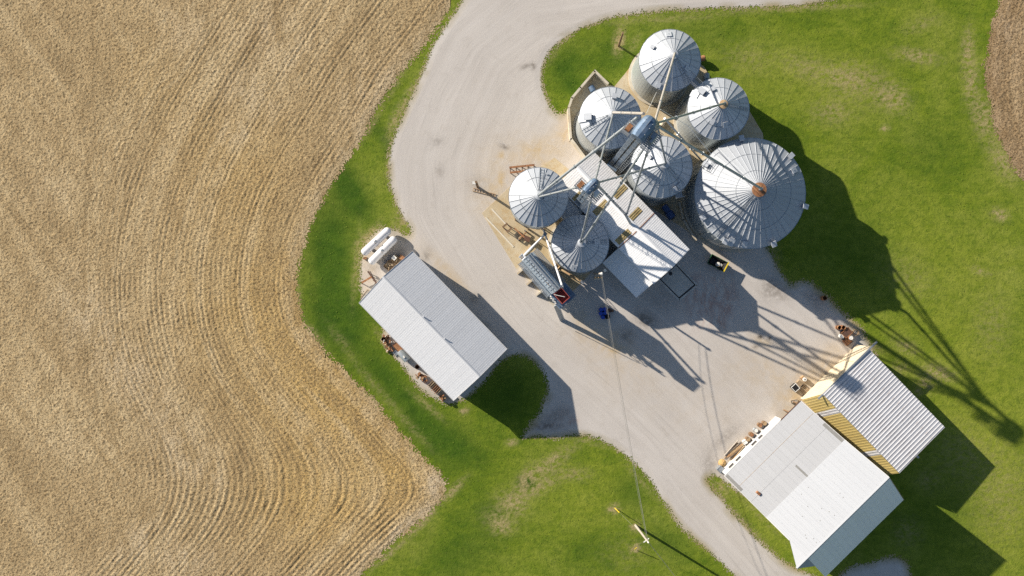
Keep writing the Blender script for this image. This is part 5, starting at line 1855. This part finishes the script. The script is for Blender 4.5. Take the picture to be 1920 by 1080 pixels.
def walkway(label, a, b, w_):
    a, b = Vector(a), Vector(b)
    t = thing('catwalk', label, 'catwalk', tuple(a), math.atan2(b.y - a.y, b.x - a.x))
    L = (b - a).length
    for k in range(int(L / .25)):
        mb = MB()
        mb.box((k * .25 + .12, 0, 0), (.2, w_, .05))
        part('tread', mb, M['galv'], t)
    for y in (-1, 1):
        mb = MB()
        for h in (.5, 1.0):
            mb.beam((0, y * w_ / 2, h), (L, y * w_ / 2, h), .045)
        for x in (0, L / 2, L):
            mb.beam((x, y * w_ / 2, 0), (x, y * w_ / 2, 1.0), .045)
        part('guard_rail', mb, M['galv'], t)


walkway('small catwalk bridging the topmost bin and the brown streaked bin', W(1298, 152, 7.85), W(1311, 164, 7.85), .9)
walkway('short catwalk stub off the bright bin towards the largest bin', W(1266, 367, 7.8), W(1280, 364, 7.8), .8)
walkway('catwalk bridging the bright bin and the largest bin', W(1320, 318, 7.2), W(1332, 302, 7.2), .8)
# guyed mast arms: thin stay cables of the tall elevator
for k, (lb, a, b) in enumerate((('pale stay cable from the tall elevator past the brown streaked bin', W(1238, 205, 21), W(1290, 236, 9.5)),
                                ('pale stay cable from the tall elevator to the bracket of the topmost bin', W(1213, 211, 25), W(1231, 173, 8.5)),
                                ('stay cable between the tall elevator and the brace by the largest bin', W(1290, 236, 9.5), W(1333, 288, 7.5)))):
    mb = MB()
    mb.tube(a, b, .035, n=6)
    tag(part('stay_cable', mb, M['ceramic']), lb, 'cable', 'stay cables')

# ------------------------------------------------------------------ grass tufts over the lawn and along the edges
def tufts(n, seed):
    rs_ = np.random.RandomState(seed)
    x = rs_.uniform(-40, 77, n)
    y = rs_.uniform(-43.5, 43.5, n)
    cs = 0.5
    cx, cy = np.arange(-46, 84, cs), np.arange(-50, 50, cs)
    CX, CY = np.meshgrid(cx, cy, indexing='ij')
    pad = smooth_poly(px2m(BIN_PAD), 0)
    D = np.maximum.reduce([sdf(CX, CY, yard_m), sdf(CX, CY, yard2_m), sdf(CX, CY, field_m), sdf(CX, CY, fieldr_m), sdf(CX, CY, pad)])
    d = bilin(D, cx[0], cy[0], cs, x, y)
    dr_ = bilin(np.clip(spots(CX, CY, DRY), 0, 1), cx[0], cy[0], cs, x, y)
    nz = fbm(x / 1.3, y / 1.3, 3, 77)
    pr = np.where(d < -0.9, 0.06, np.clip(0.10 - d * 0.3, 0, 1)) * np.clip((nz - .25) * 2.6, 0.1, 1) * (1 - .8 * np.clip(dr_, 0, 1))
    pr[d > -0.35] = 0
    k = rs_.rand(n) < pr
    x, y, d = x[k], y[k], d[k]
    m = len(x)
    h = rs_.uniform(.0, .035, m)
    nb = 3
    ang = rs_.uniform(0, 2 * math.pi, (m, nb))
    ln = rs_.uniform(.06, .16, (m, nb))
    wd = rs_.uniform(.02, .04, (m, nb))
    ca, sa = np.cos(ang), np.sin(ang)
    bx, by = x[:, None], y[:, None]
    z0 = -.05
    v = np.empty((m, nb, 3, 3), np.float32)
    v[:, :, 0] = np.stack([bx - sa * wd, by + ca * wd, np.full_like(ca, z0)], -1)
    v[:, :, 1] = np.stack([bx + sa * wd, by - ca * wd, np.full_like(ca, z0)], -1)
    v[:, :, 2] = np.stack([bx + ca * ln, by + sa * ln, h[:, None] * np.ones_like(ca)], -1)
    nv = m * nb * 3
    me = bpy.data.meshes.new('grass_tufts')
    me.vertices.add(nv)
    me.vertices.foreach_set('co', v.ravel())
    me.loops.add(nv)
    me.loops.foreach_set('vertex_index', np.arange(nv, dtype=np.int32))
    me.polygons.add(nv // 3)
    me.polygons.foreach_set('loop_start', np.arange(0, nv, 3, dtype=np.int32))
    me.polygons.foreach_set('loop_total', np.full(nv // 3, 3, np.int32))
    me.update(calc_edges=True)
    t = NT('grass_blades')
    c = t.mix(t.ramp(t.noise(0.5, 4), .35, .65), (0.10, 0.16, 0.012), (0.16, 0.20, 0.022))
    c = t.mix(t.math('MULTIPLY', t.ramp(t.noise(4.0, 3), .45, .7), .7, True), c, (0.15, 0.185, 0.035))
    me.materials.append(t.done(c, .8, 0, .2))
    o_ = link('grass', me)
    o_['kind'] = 'stuff'
    tag(o_, 'short green grass blades over the lawns and along the gravel', 'grass')
    return m


tufts(200000, 5)
